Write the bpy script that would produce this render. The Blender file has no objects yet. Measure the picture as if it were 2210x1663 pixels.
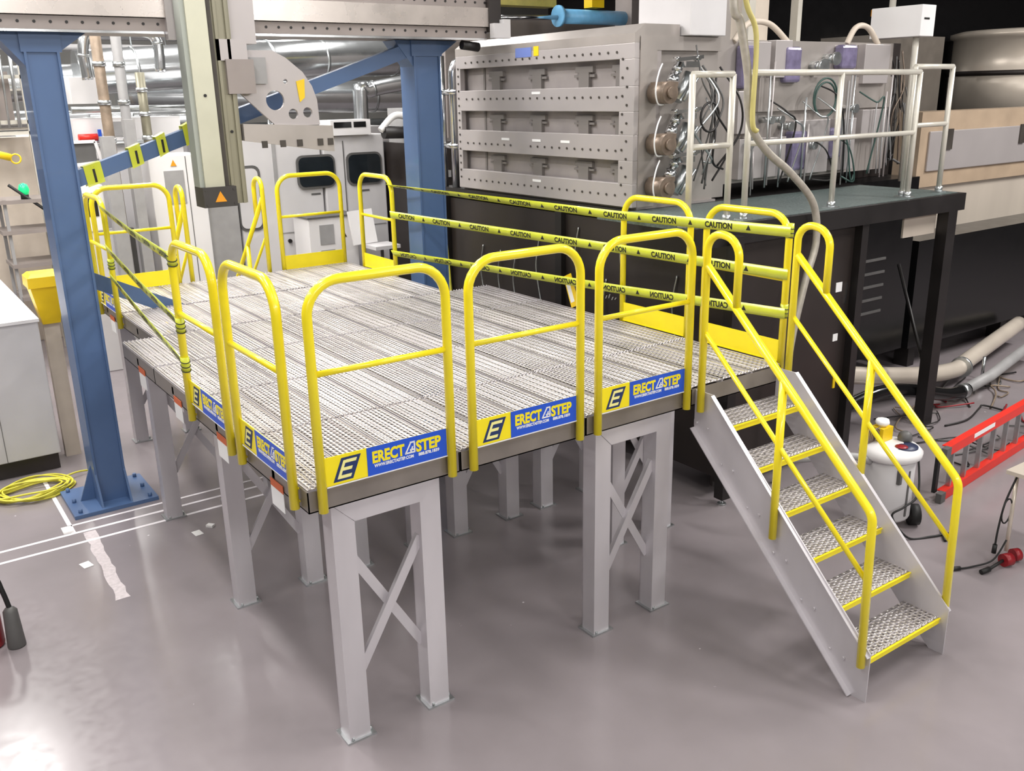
import bpy, bmesh, math, random
from mathutils import Vector, Matrix
random.seed(7)
PI = math.pi
C = bpy.context.scene.collection

# ------------------------------------------------------------------ camera
yaw, pitch, roll = 0.61107, 0.30616, -0.01985
fw = Vector((math.sin(yaw)*math.cos(pitch), math.cos(yaw)*math.cos(pitch), -math.sin(pitch)))
rt = Vector((math.cos(yaw), -math.sin(yaw), 0)); up = rt.cross(fw)
rt2 = rt*math.cos(roll)+up*math.sin(roll); up2 = up*math.cos(roll)-rt*math.sin(roll)
cam_d = bpy.data.cameras.new('camera'); cam = bpy.data.objects.new('camera', cam_d); C.objects.link(cam)
mw = Matrix.Identity(4)
for i in range(3):
    mw[i][0], mw[i][1], mw[i][2] = rt2[i], up2[i], -fw[i]
mw.translation = Vector((-1.5912, -4.0964, 3.508))
cam.matrix_world = mw
cam_d.sensor_width = 36; cam_d.sensor_fit = 'HORIZONTAL'; cam_d.lens = 36*1983.47/2210
cam_d.clip_end = 200
bpy.context.scene.camera = cam

# ------------------------------------------------------------------ world, lights, exposure
sc = bpy.context.scene
sc.view_settings.view_transform = 'Standard'; sc.view_settings.look = 'None'
sc.view_settings.gamma = 1; sc.view_settings.use_curve_mapping = False
sc.view_settings.exposure = 0.0
w = bpy.data.worlds.new('world'); sc.world = w; w.use_nodes = True
w.node_tree.nodes['Background'].inputs[0].default_value = (0.93, 0.93, 1.0, 1)
w.node_tree.nodes['Background'].inputs[1].default_value = 0.12

def area(name, loc, sx, sy, power, col=(1, .97, .94), target=None):
    l = bpy.data.lights.new(name, 'AREA'); l.shape = 'RECTANGLE'; l.size = sx; l.size_y = sy
    l.energy = power; l.color = col
    o = bpy.data.objects.new(name, l); C.objects.link(o); o.location = loc
    if target:
        o.rotation_euler = (Vector(target)-Vector(loc)).to_track_quat('-Z', 'Y').to_euler()
    return o
LZ = 7.4
for (x, y, pw) in [(-5, -4, 70), (-1, -4, 80), (4, -4, 80), (8.5, -3.5, 420),
                   (-5, 1, 150), (-1, 1, 180), (4.5, .2, 120), (13, -1.5, 600),
                   (-5, 6, 260), (-1, 6, 330), (2.2, 6.5, 190),
                   (-5, 11, 260), (-1, 11, 280), (3, 11.5, 280), (7, 11, 220),
                   (-3, 17, 220), (2, 17, 220), (7, 17, 220), (12, 15, 200)]:
    area('ceiling_lamp', (x, y, LZ), .5, 2.4, pw)
area('ceiling_lamp', (0.9, 4.3, 7.0), 1.2, 2.4, 180)
# added fill lights behind the viewpoint, to brighten upright faces turned towards it
for x in (-6, 0, 6): area('front_fill', (x, -8.7, 5.6), 3.0, .8, 210, (1, .98, .96), (x*.5+1, 2, 1.2))

# ------------------------------------------------------------------ materials
def lin(h):
    r = [int(h[i:i+2], 16)/255 for i in (0, 2, 4)]
    return tuple(c/12.92 if c <= .04045 else ((c+.055)/1.055)**2.4 for c in r)+(1,)
MATS = {}
def mat(name, col, rough=.5, metal=0., noise=0., scale=6., bump=0., emit=0., coat=0., alpha=1., stretch=(1, 1, 1)):
    if name in MATS: return MATS[name]
    m = bpy.data.materials.new(name); m.use_nodes = True; n = m.node_tree.nodes; L = m.node_tree.links
    b = n['Principled BSDF']; c = lin(col)
    b.inputs['Base Color'].default_value = c; b.inputs['Roughness'].default_value = rough
    b.inputs['Metallic'].default_value = metal; b.inputs['Coat Weight'].default_value = coat
    b.inputs['Alpha'].default_value = alpha
    tc = n.new('ShaderNodeTexCoord'); mp = n.new('ShaderNodeMapping'); mp.inputs['Scale'].default_value = stretch
    L.new(tc.outputs['Object'], mp.inputs[0])
    nz = n.new('ShaderNodeTexNoise'); nz.inputs['Scale'].default_value = scale; nz.inputs['Detail'].default_value = 4
    L.new(mp.outputs[0], nz.inputs['Vector'])
    if noise:
        r = n.new('ShaderNodeValToRGB')
        r.color_ramp.elements[0].position = .3; r.color_ramp.elements[1].position = .7
        r.color_ramp.elements[0].color = tuple(max(0, v*(1-noise)) for v in c[:3])+(1,)
        r.color_ramp.elements[1].color = tuple(min(1, v*(1+noise)) for v in c[:3])+(1,)
        L.new(nz.outputs[0], r.inputs[0]); L.new(r.outputs[0], b.inputs['Base Color'])
    rr = n.new('ShaderNodeMapRange'); rr.inputs[3].default_value = max(0, rough-.06); rr.inputs[4].default_value = min(1, rough+.06)
    L.new(nz.outputs[0], rr.inputs[0]); L.new(rr.outputs[0], b.inputs['Roughness'])
    if bump:
        bp = n.new('ShaderNodeBump'); bp.inputs['Strength'].default_value = bump; bp.inputs['Distance'].default_value = .01
        L.new(nz.outputs[0], bp.inputs['Height']); L.new(bp.outputs[0], b.inputs['Normal'])
    if emit:
        b.inputs['Emission Color'].default_value = c; b.inputs['Emission Strength'].default_value = emit
    MATS[name] = m; return m

YEL = mat('yellow_paint', 'F8E41E', .32, noise=.05, coat=.4)
YELD = mat('yellow_plain_board', 'F6E21C', .4, noise=.04)
ALU = mat('aluminium', 'D2CED2', .4, .4, noise=.08, scale=3, stretch=(1, 1, .3))
ALUD = mat('aluminium_channel', '8F8882', .42, .5, noise=.12, scale=4)
STEEL = mat('galvanized_steel', 'BFC3C4', .3, .9, noise=.1, scale=12)
CHROME = mat('bright_steel', 'D8DADC', .18, 1., noise=.05)
CHAM = mat('chamber_plate', 'B5AFAE', .42, .35, noise=.06, scale=1.2)
CHAMI = mat('chamber_inside', '9F9896', .45, .3, noise=.12, scale=3)
CHAMS = mat('chamber_side_plate', 'B2ABA6', .35, .45, noise=.1, scale=2)
TAUPE = mat('taupe_metal', '978E8A', .45, .3, noise=.08, scale=3)
CREAM = mat('pale_green_rail', 'C9C8B4', .4, .25, noise=.05, scale=4)
OLIVE = mat('olive_metal', '8F8B78', .42, .35, noise=.12, scale=5, stretch=(1, 1, .2))
DK = mat('dark_groove', '4A4540', .5, .3, noise=.2)
BLUE = mat('blue_steel_paint', '4E6890', .42, noise=.1, scale=1.6, coat=.15)
BLK = mat('black_paint', '1B1818', .45, noise=.25, scale=3)
BLK2 = mat('black_brown_panel', '2B2523', .4, noise=.2, scale=2)
BLKG = mat('black_gloss', '111112', .2, noise=.1)
RUB = mat('black_rubber', '151515', .6)
WHT = mat('white_cabinet', 'E4E2E2', .4, noise=.03, scale=2)
WGR = mat('light_grey_cabinet', 'CBC9CA', .42, noise=.05, scale=2)
GRY = mat('mid_grey_paint', '9B9A9A', .5, noise=.08)
GRYD = mat('dark_grey_paint', '5A5958', .5, noise=.1)
WPOST = mat('white_handrail_paint', 'CFCBC0', .35, .2, noise=.05)
GLS = mat('dark_window_glass', '22272B', .08, noise=.2, coat=1)
RED = mat('red_fibreglass', 'DE2B1E', .35, noise=.06)
DRED = mat('dark_red', '8E1822', .4, noise=.1)
ORG = mat('orange_print', 'D0612E', .5)
LBL = mat('white_label', 'ECECEC', .5)
LBLU = mat('blue_print', '2255CC', .4)
WSTRIP = mat('whitish_strip', 'C4BBBD', .5, noise=.15, scale=30)
WLINE = mat('white_floor_tape', 'F4EFF2', .5, noise=.03, scale=20)
DUCT = mat('silver_duct', 'D4D8DA', .2, .9, noise=.08, scale=3, bump=.3)
BRASS = mat('bronze_valve_body', '86776A', .4, .5, noise=.2, scale=14)
PUR = mat('violet_glass', '77708C', .15, noise=.25, scale=9)
TURQ = mat('green_grey_grating', '667270', .5, .4, noise=.3, scale=40, bump=.4)
STAIN = mat('stainless_brown', 'D6CBBD', .3, .3, noise=.1, scale=1.4, stretch=(1, 1, .2))
COPP = mat('brown_pole', '8E7D6B', .5, .2, noise=.25, scale=9)
YCAB = mat('yellow_cable', 'D6CF48', .45, noise=.1)
YPL = mat('yellow_plastic', 'EBC61A', .4, noise=.05)
CRP = mat('cream_post_paint', 'CFC3B4', .5, noise=.05)
SKY = mat('pale_blue_plastic', '7FC4F2', .35, noise=.12, emit=.0)
GRN = mat('green_lamp_lens', '1FC877', .3, emit=.8)
AMB = mat('amber_sign', 'E89A1C', .4)
BLET = mat('black_print', '141410', .5)
PAP = mat('white_paper', 'F6F5F3', .7)
BROWN = mat('brown_oak_board', 'AA9680', .5, noise=.1, scale=3)
LGREEN = mat('dark_green_cable', '35504A', .5)

def deco_tape():
    m = mat('caution_tape', 'CFD63A', .3, noise=.06, scale=8, coat=.3)
    b = m.node_tree.nodes['Principled BSDF']; b.inputs['Alpha'].default_value = .93
    return m
TAPE = deco_tape()

def floor_mat():
    m = bpy.data.materials.new('epoxy_floor'); m.use_nodes = True; n = m.node_tree.nodes; L = m.node_tree.links
    b = n['Principled BSDF']; tc = n.new('ShaderNodeTexCoord')
    n1 = n.new('ShaderNodeTexNoise'); n1.inputs['Scale'].default_value = .9; n1.inputs['Detail'].default_value = 6
    n2 = n.new('ShaderNodeTexNoise'); n2.inputs['Scale'].default_value = 14; n2.inputs['Detail'].default_value = 5
    for q in (n1, n2): L.new(tc.outputs['Object'], q.inputs['Vector'])
    r = n.new('ShaderNodeValToRGB'); r.color_ramp.elements[0].position = .3; r.color_ramp.elements[1].position = .72
    r.color_ramp.elements[0].color = lin('827B7D'); r.color_ramp.elements[1].color = lin('928A8D')
    L.new(n1.outputs[0], r.inputs[0]); L.new(r.outputs[0], b.inputs['Base Color'])
    mr = n.new('ShaderNodeMapRange'); mr.inputs[1].default_value = .3; mr.inputs[2].default_value = .7
    mr.inputs[3].default_value = .17; mr.inputs[4].default_value = .27
    L.new(n2.outputs[0], mr.inputs[0]); L.new(mr.outputs[0], b.inputs['Roughness'])
    # sparse white scuffs
    n3 = n.new('ShaderNodeTexNoise'); n3.inputs['Scale'].default_value = 9; n3.inputs['Detail'].default_value = 9
    L.new(tc.outputs['Object'], n3.inputs['Vector'])
    r3 = n.new('ShaderNodeValToRGB'); r3.color_ramp.elements[0].position = .735; r3.color_ramp.elements[1].position = .76
    L.new(n3.outputs[0], r3.inputs[0])
    mx = n.new('ShaderNodeMixRGB'); mx.inputs[2].default_value = lin('D8D2D4')
    L.new(r3.outputs[0], mx.inputs[0]); L.new(r.outputs[0], mx.inputs[1]); L.new(mx.outputs[0], b.inputs['Base Color'])
    bp = n.new('ShaderNodeBump'); bp.inputs['Strength'].default_value = .05; bp.inputs['Distance'].default_value = .01
    n4 = n.new('ShaderNodeTexNoise'); n4.inputs['Scale'].default_value = 3
    L.new(tc.outputs['Object'], n4.inputs['Vector']); L.new(n4.outputs[0], bp.inputs['Height']); L.new(bp.outputs[0], b.inputs['Normal'])
    return m

def grate_mat(name, px, py, col='C6C1BC', hole=.30, ridges=0.):
    """perforated serrated aluminium plank: rows of punched holes, the metal raised round them"""
    m = bpy.data.materials.new(name); m.use_nodes = True; n = m.node_tree.nodes; L = m.node_tree.links
    b = n['Principled BSDF']; out = n['Material Output']
    b.inputs['Metallic'].default_value = .7; b.inputs['Roughness'].default_value = .34
    b.inputs['Base Color'].default_value = lin(col)
    tc = n.new('ShaderNodeTexCoord'); sp = n.new('ShaderNodeSeparateXYZ'); L.new(tc.outputs['Object'], sp.inputs[0])
    def M(op, a, c=None):
        q = n.new('ShaderNodeMath'); q.operation = op
        for i, v in enumerate((a, c)):
            if v is None: continue
            if isinstance(v, (int, float)): q.inputs[i].default_value = v
            else: L.new(v, q.inputs[i])
        return q.outputs[0]
    u = M('DIVIDE', sp.outputs[0], px); v0 = M('DIVIDE', sp.outputs[1], py)
    row = M('FLOOR', u); half = M('MULTIPLY', M('MODULO', M('ABSOLUTE', row), 2), .5)
    v = M('ADD', v0, half)
    du = M('SUBTRACT', M('FRACT', u), .5); dv = M('SUBTRACT', M('FRACT', v), .5)
    d = M('SQRT', M('ADD', M('POWER', M('MULTIPLY', du, 1.25), 2), M('POWER', M('MULTIPLY', dv, 1.), 2)))
    up_ = M('GREATER_THAN', n.new('ShaderNodeNewGeometry').outputs['Normal'] if False else sp.outputs[2], -99)
    mask = M('LESS_THAN', d, hole)
    tr = n.new('ShaderNodeBsdfTransparent'); mix = n.new('ShaderNodeMixShader')
    L.new(mask, mix.inputs[0]); L.new(b.outputs[0], mix.inputs[1]); L.new(tr.outputs[0], mix.inputs[2]); L.new(mix.outputs[0], out.inputs[0])
    nz = n.new('ShaderNodeTexNoise'); nz.inputs['Scale'].default_value = 5; L.new(tc.outputs['Object'], nz.inputs['Vector'])
    rc = n.new('ShaderNodeValToRGB'); rc.color_ramp.elements[0].color = lin('B2ACA8'); rc.color_ramp.elements[1].color = lin('DCD7D4')
    L.new(nz.outputs[0], rc.inputs[0]); L.new(rc.outputs[0], b.inputs['Base Color'])
    lip = M('SUBTRACT', 1., M('SMOOTH_MIN', M('MULTIPLY', M('SUBTRACT', d, hole), 4.), 1.))
    bp = n.new('ShaderNodeBump'); bp.inputs['Strength'].default_value = .8; bp.inputs['Distance'].default_value = .006
    L.new(lip, bp.inputs['Height']); L.new(bp.outputs[0], b.inputs['Normal'])
    MATS[name] = m; return m
GRATE = grate_mat('deck_grating', .0285, .040, hole=.29)
GRATE_T = grate_mat('stair_tread_grating', .034, .031, hole=.28)

# ------------------------------------------------------------------ mesh builder
ORG_ = {}
def origin(o): return ORG_.get(o.name, Vector((0, 0, 0))) if o else Vector((0, 0, 0))
class MB:
    def __init__(s): s.v = []; s.f = []; s.m = []; s.sm = []; s.mi = 0; s.tf = None
    def add(s, vs, fs, smooth=False):
        k = len(s.v)
        for p in vs:
            p = Vector(p)
            s.v.append(s.tf @ p if s.tf else p)
        for f in fs: s.f.append([i+k for i in f]); s.m.append(s.mi); s.sm.append(smooth)
        return s
    def box(s, x0, x1, y0, y1, z0, z1):
        return s.add([(x0, y0, z0), (x1, y0, z0), (x1, y1, z0), (x0, y1, z0), (x0, y0, z1), (x1, y0, z1), (x1, y1, z1), (x0, y1, z1)],
                     [(0, 3, 2, 1), (4, 5, 6, 7), (0, 1, 5, 4), (1, 2, 6, 5), (2, 3, 7, 6), (3, 0, 4, 7)])
    def bar(s, a, b, wd, ht, upv=(0, 0, 1)):
        a = Vector(a); b = Vector(b); d = (b-a).normalized(); u = Vector(upv); sd = d.cross(u)
        if sd.length < 1e-4: sd = d.cross(Vector((1, 0, 0)))
        sd.normalize(); u = sd.cross(d).normalized(); sd *= wd/2; u *= ht/2
        vs = [a-sd-u, a+sd-u, a+sd+u, a-sd+u, b-sd-u, b+sd-u, b+sd+u, b-sd+u]
        return s.add(vs, [(0, 1, 2, 3), (7, 6, 5, 4), (0, 4, 5, 1), (1, 5, 6, 2), (2, 6, 7, 3), (3, 7, 4, 0)])
    def tube(s, pts, r, n=10, cap=True, closed=False, r1=None):
        pts = [Vector(p) for p in pts]; N = len(pts); vs = []
        prev = None
        for i, p in enumerate(pts):
            if closed: t = (pts[(i+1) % N]-pts[i-1])
            else: t = pts[min(i+1, N-1)]-pts[max(i-1, 0)]
            t.normalize()
            if prev is None:
                a = Vector((0, 0, 1)) if abs(t.z) < .9 else Vector((1, 0, 0))
                x = t.cross(a).normalized()
            else:
                x = prev-t*prev.dot(t); x.normalize()
            prev = x; y = t.cross(x)
            rr = r if r1 is None else r+(r1-r)*i/(N-1)
            for k in range(n):
                a = 2*PI*k/n; vs.append(p+x*rr*math.cos(a)+y*rr*math.sin(a))
        fs = []
        for i in range(N if closed else N-1):
            j = (i+1) % N
            for k in range(n):
                l = (k+1) % n; fs.append((i*n+k, i*n+l, j*n+l, j*n+k))
        s.add(vs, fs, True)
        if cap and not closed:
            k0 = len(s.v)-len(vs)
            s.f.append([k0+i for i in range(n)][::-1]); s.m.append(s.mi); s.sm.append(False)
            s.f.append([k0+(N-1)*n+i for i in range(n)]); s.m.append(s.mi); s.sm.append(False)
        return s
    def cyl(s, a, b, r, n=20, r1=None): return s.tube([a, b], r, n, r1=r1)
    def prism(s, poly, ax, d0, d1):
        def P(q, d):
            return {0: (d, q[0], q[1]), 1: (q[0], d, q[1]), 2: (q[0], q[1], d)}[ax]
        n = len(poly); vs = [P(q, d0) for q in poly]+[P(q, d1) for q in poly]
        return s.add(vs, [tuple(range(n))[::-1], tuple(range(n, 2*n))]+[(i, (i+1) % n, n+(i+1) % n, n+i) for i in range(n)])
    def lathe(s, c, prof, n=28):
        c = Vector(c); vs = []; N = len(prof)
        for r, z in prof:
            for k in range(n):
                a = 2*PI*k/n; vs.append(c+Vector((r*math.cos(a), r*math.sin(a), z)))
        fs = [(i*n+k, i*n+(k+1) % n, (i+1)*n+(k+1) % n, (i+1)*n+k) for i in range(N-1) for k in range(n)]
        s.add(vs, fs, True)
        k0 = len(s.v)-len(vs)
        s.f.append([k0+i for i in range(n)][::-1]); s.m.append(s.mi); s.sm.append(False)
        s.f.append([k0+(N-1)*n+i for i in range(n)]); s.m.append(s.mi); s.sm.append(False)
        return s
    def build(s, name, mats, parent=None, bevel=0., base=None):
        if not isinstance(mats, (list, tuple)): mats = [mats]
        og = origin(parent) if parent else (Vector(base) if base else Vector((0, 0, 0)))
        me = bpy.data.meshes.new(name)
        me.from_pydata([tuple(v-og) for v in s.v], [], s.f)
        for m in mats: me.materials.append(m)
        for p, mi, sm in zip(me.polygons, s.m, s.sm): p.material_index = mi; p.use_smooth = sm
        bm = bmesh.new(); bm.from_mesh(me); bmesh.ops.recalc_face_normals(bm, faces=bm.faces); bm.to_mesh(me); bm.free()
        me.update()
        o = bpy.data.objects.new(name, me); C.objects.link(o)
        if parent: o.parent = parent
        else: o.location = og
        ORG_[o.name] = og
        if bevel:
            b = o.modifiers.new('bevel', 'BEVEL'); b.width = bevel; b.segments = 2; b.limit_method = 'ANGLE'
        return o
def bx(*a): return MB().box(*a)
def tag(o, label=None, cat=None, group=None, kind=None):
    if label: o['label'] = label
    if cat: o['category'] = cat
    if group: o['group'] = group
    if kind: o['kind'] = kind
    return o
def thing(name, label, cat, loc=(0, 0, 0), group=None):
    o = bpy.data.objects.new(name, None); C.objects.link(o); o.empty_display_size = .1
    o.location = loc; ORG_[o.name] = Vector(loc); return tag(o, label, cat, group)
def solo(mb, name, mats, label, cat, group=None, kind=None, bevel=0., base=None):
    if base is None:
        xs = [v.x for v in mb.v]; ys = [v.y for v in mb.v]; zs = [v.z for v in mb.v]
        base = ((min(xs)+max(xs))/2, (min(ys)+max(ys))/2, min(zs))
    return tag(mb.build(name, mats, None, bevel, base), label, cat, group, kind)
KIDS = {}
def copy_tree(o, parent=None):
    c = o.copy(); C.objects.link(c); c.parent = parent
    for ch in list(o.children): copy_tree(ch, c)
    return c
def put(proto, used, loc, rz, label, group=None):
    o = proto if not used else copy_tree(proto)
    o.location = loc; o.rotation_euler = (0, 0, rz); o['label'] = label
    if group: o['group'] = group
    return o
def text_mb(txt, size, bold=0., ext=.001, shear=0., space=1., font_w=1.):
    cu = bpy.data.curves.new('t', 'FONT'); cu.body = txt; cu.size = size; cu.offset = bold; cu.extrude = ext
    cu.shear = shear; cu.space_character = space; cu.align_x = 'LEFT'; cu.resolution_u = 3
    o = bpy.data.objects.new('t', cu); C.objects.link(o); bpy.context.view_layer.update()
    me = bpy.data.meshes.new_from_object(o.evaluated_get(bpy.context.evaluated_depsgraph_get()))
    vs = [Vector((v.co.x*font_w, v.co.y, v.co.z)) for v in me.vertices]; fs = [tuple(p.vertices) for p in me.polygons]
    bpy.data.objects.remove(o); bpy.data.curves.remove(cu); bpy.data.meshes.remove(me)
    return vs, fs
def text_on(mb, txt, org, ux, uy, size, width=None, **k):
    """lettering starting at org, running along ux with uy upward"""
    vs, fs = text_mb(txt, size, **k); ux = Vector(ux).normalized(); uy = Vector(uy).normalized(); uz = ux.cross(uy)
    sx = 1.
    if width: sx = width/(max(v.x for v in vs)-min(v.x for v in vs))
    x0 = min(v.x for v in vs)
    mb.add([Vector(org)+ux*(v.x-x0)*sx+uy*v.y+uz*v.z for v in vs], fs); return mb
def arc_path(pts, r, n=6):
    """polyline with rounded corners"""
    pts = [Vector(p) for p in pts]; out = [pts[0]]
    for i in range(1, len(pts)-1):
        a, b, c = pts[i-1], pts[i], pts[i+1]; d1 = (a-b).normalized(); d2 = (c-b).normalized()
        ang = d1.angle(d2); t = min(r/math.tan(ang/2), (a-b).length*.48, (c-b).length*.48); rr = t*math.tan(ang/2)
        p1 = b+d1*t; p2 = b+d2*t; cen = b+(d1+d2).normalized()*(rr/math.sin(ang/2))
        for k in range(n+1):
            q = p1.lerp(p2, k/n)
            out.append(cen+(q-cen).normalized()*rr)
    out.append(pts[-1]); return out
def smooth_path(pts, n=8):
    pts = [Vector(p) for p in pts]; out = []
    P = [pts[0]]+pts+[pts[-1]]
    for i in range(1, len(P)-2):
        for k in range(n):
            t = k/n; a, b, c, d = P[i-1], P[i], P[i+1], P[i+2]
            out.append(.5*((2*b)+(c-a)*t+(2*a-5*b+4*c-d)*t*t+(3*b-a-3*c+d)*t**3))
    out.append(pts[-1]); return out

# ------------------------------------------------------------------ the setting
M = .914; MY = .9475; DZ = 1.62
tag(bx(-14, 20, -9, 24, -.1, 0).build('floor', floor_mat()), kind='structure', label='glossy grey epoxy floor', cat='floor')
HALL = mat('hall_wall', '8D8C88', .7, noise=.05, scale=1)
tag(bx(-14, 20, 24, 24.2, 0, 9).build('wall_back', HALL), kind='structure', label='distant pale hall wall', cat='wall')
tag(bx(20, 20.2, -9, 24, 0, 9).build('wall_right', mat('hall_wall_dark', '3A3636', .7, noise=.1, scale=1)), kind='structure', label='dark wall at the right end of the hall', cat='wall')
tag(bx(-14.2, -14, -9, 24, 0, 9).build('wall_left', HALL), kind='structure', label='pale hall wall on the left', cat='wall')
tag(bx(-14, 20, -9.2, -9, 0, 9).build('wall_front', HALL), kind='structure', label='pale hall wall behind the viewpoint', cat='wall')
tag(bx(-14, 20, -9, 24, 9, 9.1).build('ceiling', mat('hall_ceiling', '9A9A98', .8, noise=.1)), kind='structure', label='pale hall ceiling', cat='ceiling')

# ------------------------------------------------------------------ deck panels
def deck_panel(x0, x1, y0, y1, label, sign=None, group='grated aluminium deck panels of the raised platform'):
    t = thing('platform_module', label, 'deck panel', ((x0+x1)/2, (y0+y1)/2, 1.49), group)
    g = .003; a, b, c, d = x0+g, x1-g, y0+g, y1-g
    f = MB(); th = .006
    for (p, q, r, s_) in ((a, b, c, c+th), (a, b, d-th, d), (a, a+th, c, d), (b-th, b, c, d)): f.box(p, q, r, s_, 1.49, 1.606)
    for (p, q, r, s_) in ((a, b, c, c+.04), (a, b, d-.04, d), (a, a+.04, c, d), (b-.04, b, c, d)): f.box(p, q, r, s_, 1.49, 1.497)
    ym = (c+d)/2; f.box(a, b, ym-.02, ym+.02, 1.53, 1.585)
    f.build('frame', ALUD, t)
    c += .005; d -= .005
    n = 3; wd = (b-a)/n
    for i in range(n):
        q = MB(); p0 = a+i*wd+.004; p1 = a+(i+1)*wd-.004
        nseg = 20
        q.mi = 0
        q.add([(p0+.016, c, DZ), (p1-.016, c, DZ), (p1-.016, d, DZ), (p0+.016, d, DZ)], [(0, 1, 2, 3)])
        q.mi = 2
        for xx in (p0, p1-.016): q.box(xx, xx+.016, c, d, DZ-.006, DZ-.003)
        q.mi = 1
        # turned-down sides and two stiffening ribs underneath
        for xx in (p0, p1-.003): q.box(xx, xx+.003, c, d, DZ-.03, DZ-.0005)
        # serrated end of each plank
        for (yy, s_) in ((c, 1), (d, -1)):
            k = int((p1-p0)/.032)
            for j in range(k):
                xa = p0+j*.032+.004
                q.prism([(xa, DZ-.002), (xa+.024, DZ-.002), (xa+.012, DZ+.010)], 1, yy+(.001 if s_ > 0 else -.004), yy+(.004 if s_ > 0 else -.001))
        for xx in (p0+(p1-p0)*.2, p0+(p1-p0)*.4, p0+(p1-p0)*.6, p0+(p1-p0)*.8):
            q.tube([(xx, c+.004, DZ+.0015), (xx, d-.004, DZ+.0015)], .0035, 6)
        q.build('grating_plank', [GRATE, ALU, ALUD], t)
    if sign:
        q = MB(); yc = sign
        q.box(x0-.004, x0-.001, yc-.09, yc+.09, 1.37, 1.485)
        q.mi = 1; q.box(x0-.0045, x0-.001, yc-.09, yc+.09, 1.485, 1.53)
        q.build('safety_label', [LBL, ORG], t)['label'] = 'white label with orange band'
    return t
colw = ['left column', 'second column from left', 'third column from left', 'right column above the stairs']
roww = ['front row by the toe boards', 'second row from the front', 'third row from the front', 'fourth row by the blue columns']
for j in range(4):
    for i in range(4):
        lab = 'deck module, %s, %s' % (colw[i], roww[j])
        s_ = None
        if i == 0: s_ = [.42, 1.32, 2.25, 3.2][j]
        deck_panel(i*M, (i+1)*M, j*MY, (j+1)*MY, lab, s_)
XS = [.26, 1.227, 2.193, 3.16]; YS = [3.795, 4.93, 6.06]
for j in range(2):
    for i in range(3):
        deck_panel(XS[i], XS[i+1], YS[j]+(.02 if j else 0), YS[j+1], 'rear deck module, %s, %s' % (
            ['left one by the blue column', 'middle one', 'right one'][i], ['nearer row', 'rearmost row by the rear rails'][j]),
            5.3 if i == 0 and j == 1 else None)

# ------------------------------------------------------------------ trestle supports
def make_trestle(wd):
    t = thing('support_trestle', 'x', 'trestle', (0, 0, 0), 'aluminium trestles under the platform')
    H = 1.485; lw = .13; dp = .125
    for s_ in (0, 1):
        x0, x1 = (0, lw) if s_ == 0 else (wd-lw, wd)
        q = MB()
        z1 = H-.005
        # channel: web to the front, flanges going back
        q.prism([(x0, .012), (x1, .012), (x1, H-lw if s_ == 0 else H), (x0, H if s_ == 0 else H-lw)], 1, 0, .006)
        q.box(x0, x0+.006, .006, dp, .012, H-(0 if s_ == 0 else lw)); q.box(x1-.006, x1, .006, dp, .012, H-(lw if s_ == 0 else 0))
        q.box(x0, x1, dp-.006, dp, .012, H-lw)
        q.build('leg', ALU, t)
        q = MB(); q.box(x0-.02, x1+.03, -.015, dp+.02, 0, .012)
        q.cyl((x0+.02, -.0, .012), (x0+.02, -.0, .03), .009, 8); q.cyl((x1+.012, .03, .012), (x1+.012, .03, .035), .01, 8)
        q.build('foot_plate', STEEL, t)
    q = MB(); q.prism([(.003, H), (wd-.003, H), (wd-lw-.001, H-lw+.002), (lw+.001, H-lw+.002)], 1, -.003, .006); q.box(0, wd, .006, dp, H-.006, H); q.box(lw, wd-lw, .006, dp, H-lw, H-lw+.006)
    q.build('head_beam', ALU, t)
    za, zb = .42, 1.13
    for s_ in (0, 1):
        yy = .035 if s_ else .075
        a = Vector((lw-.01, yy, za if s_ else zb)); b = Vector((wd-lw+.01, yy, zb if s_ else za))
        q = MB(); q.bar(a, b, .006, .055); q.bar(a+Vector((0, .02, .022)), b+Vector((0, .02, .022)), .045, .006)
        q.build('cross_brace', ALU, t)
    return t
TR = make_trestle(.66)
used = False
for (x, y, lab) in [(.14, .05, 'nearest aluminium trestle under the front left corner of the deck'),
                    (1.95, .05, 'aluminium trestle under the front edge, left of the staircase'),
                    (.14, 1.87, 'aluminium trestle under the left side below the second and third deck row'),
                    (1.06, 1.87, 'aluminium trestle seen through the nearest trestle opening'),
                    (1.98, 1.87, 'aluminium trestle halfway back under the third deck column'),
                    (2.88, 1.87, 'aluminium trestle halfway back under the right deck column'),
                    (2.88, .93, 'aluminium trestle behind the one left of the staircase'),
                    (.14, 3.68, 'aluminium trestle beside the left blue column base'),
                    (1.06, 3.68, 'aluminium trestle at the rear under the second deck column'),
                    (1.98, 3.68, 'aluminium trestle at the rear under the third deck column'),
                    (.42, 5.85, 'aluminium trestle under the rear left corner, behind the left blue column')]:
    put(TR, used, (x, y, 0), 0, lab); used = True

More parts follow.
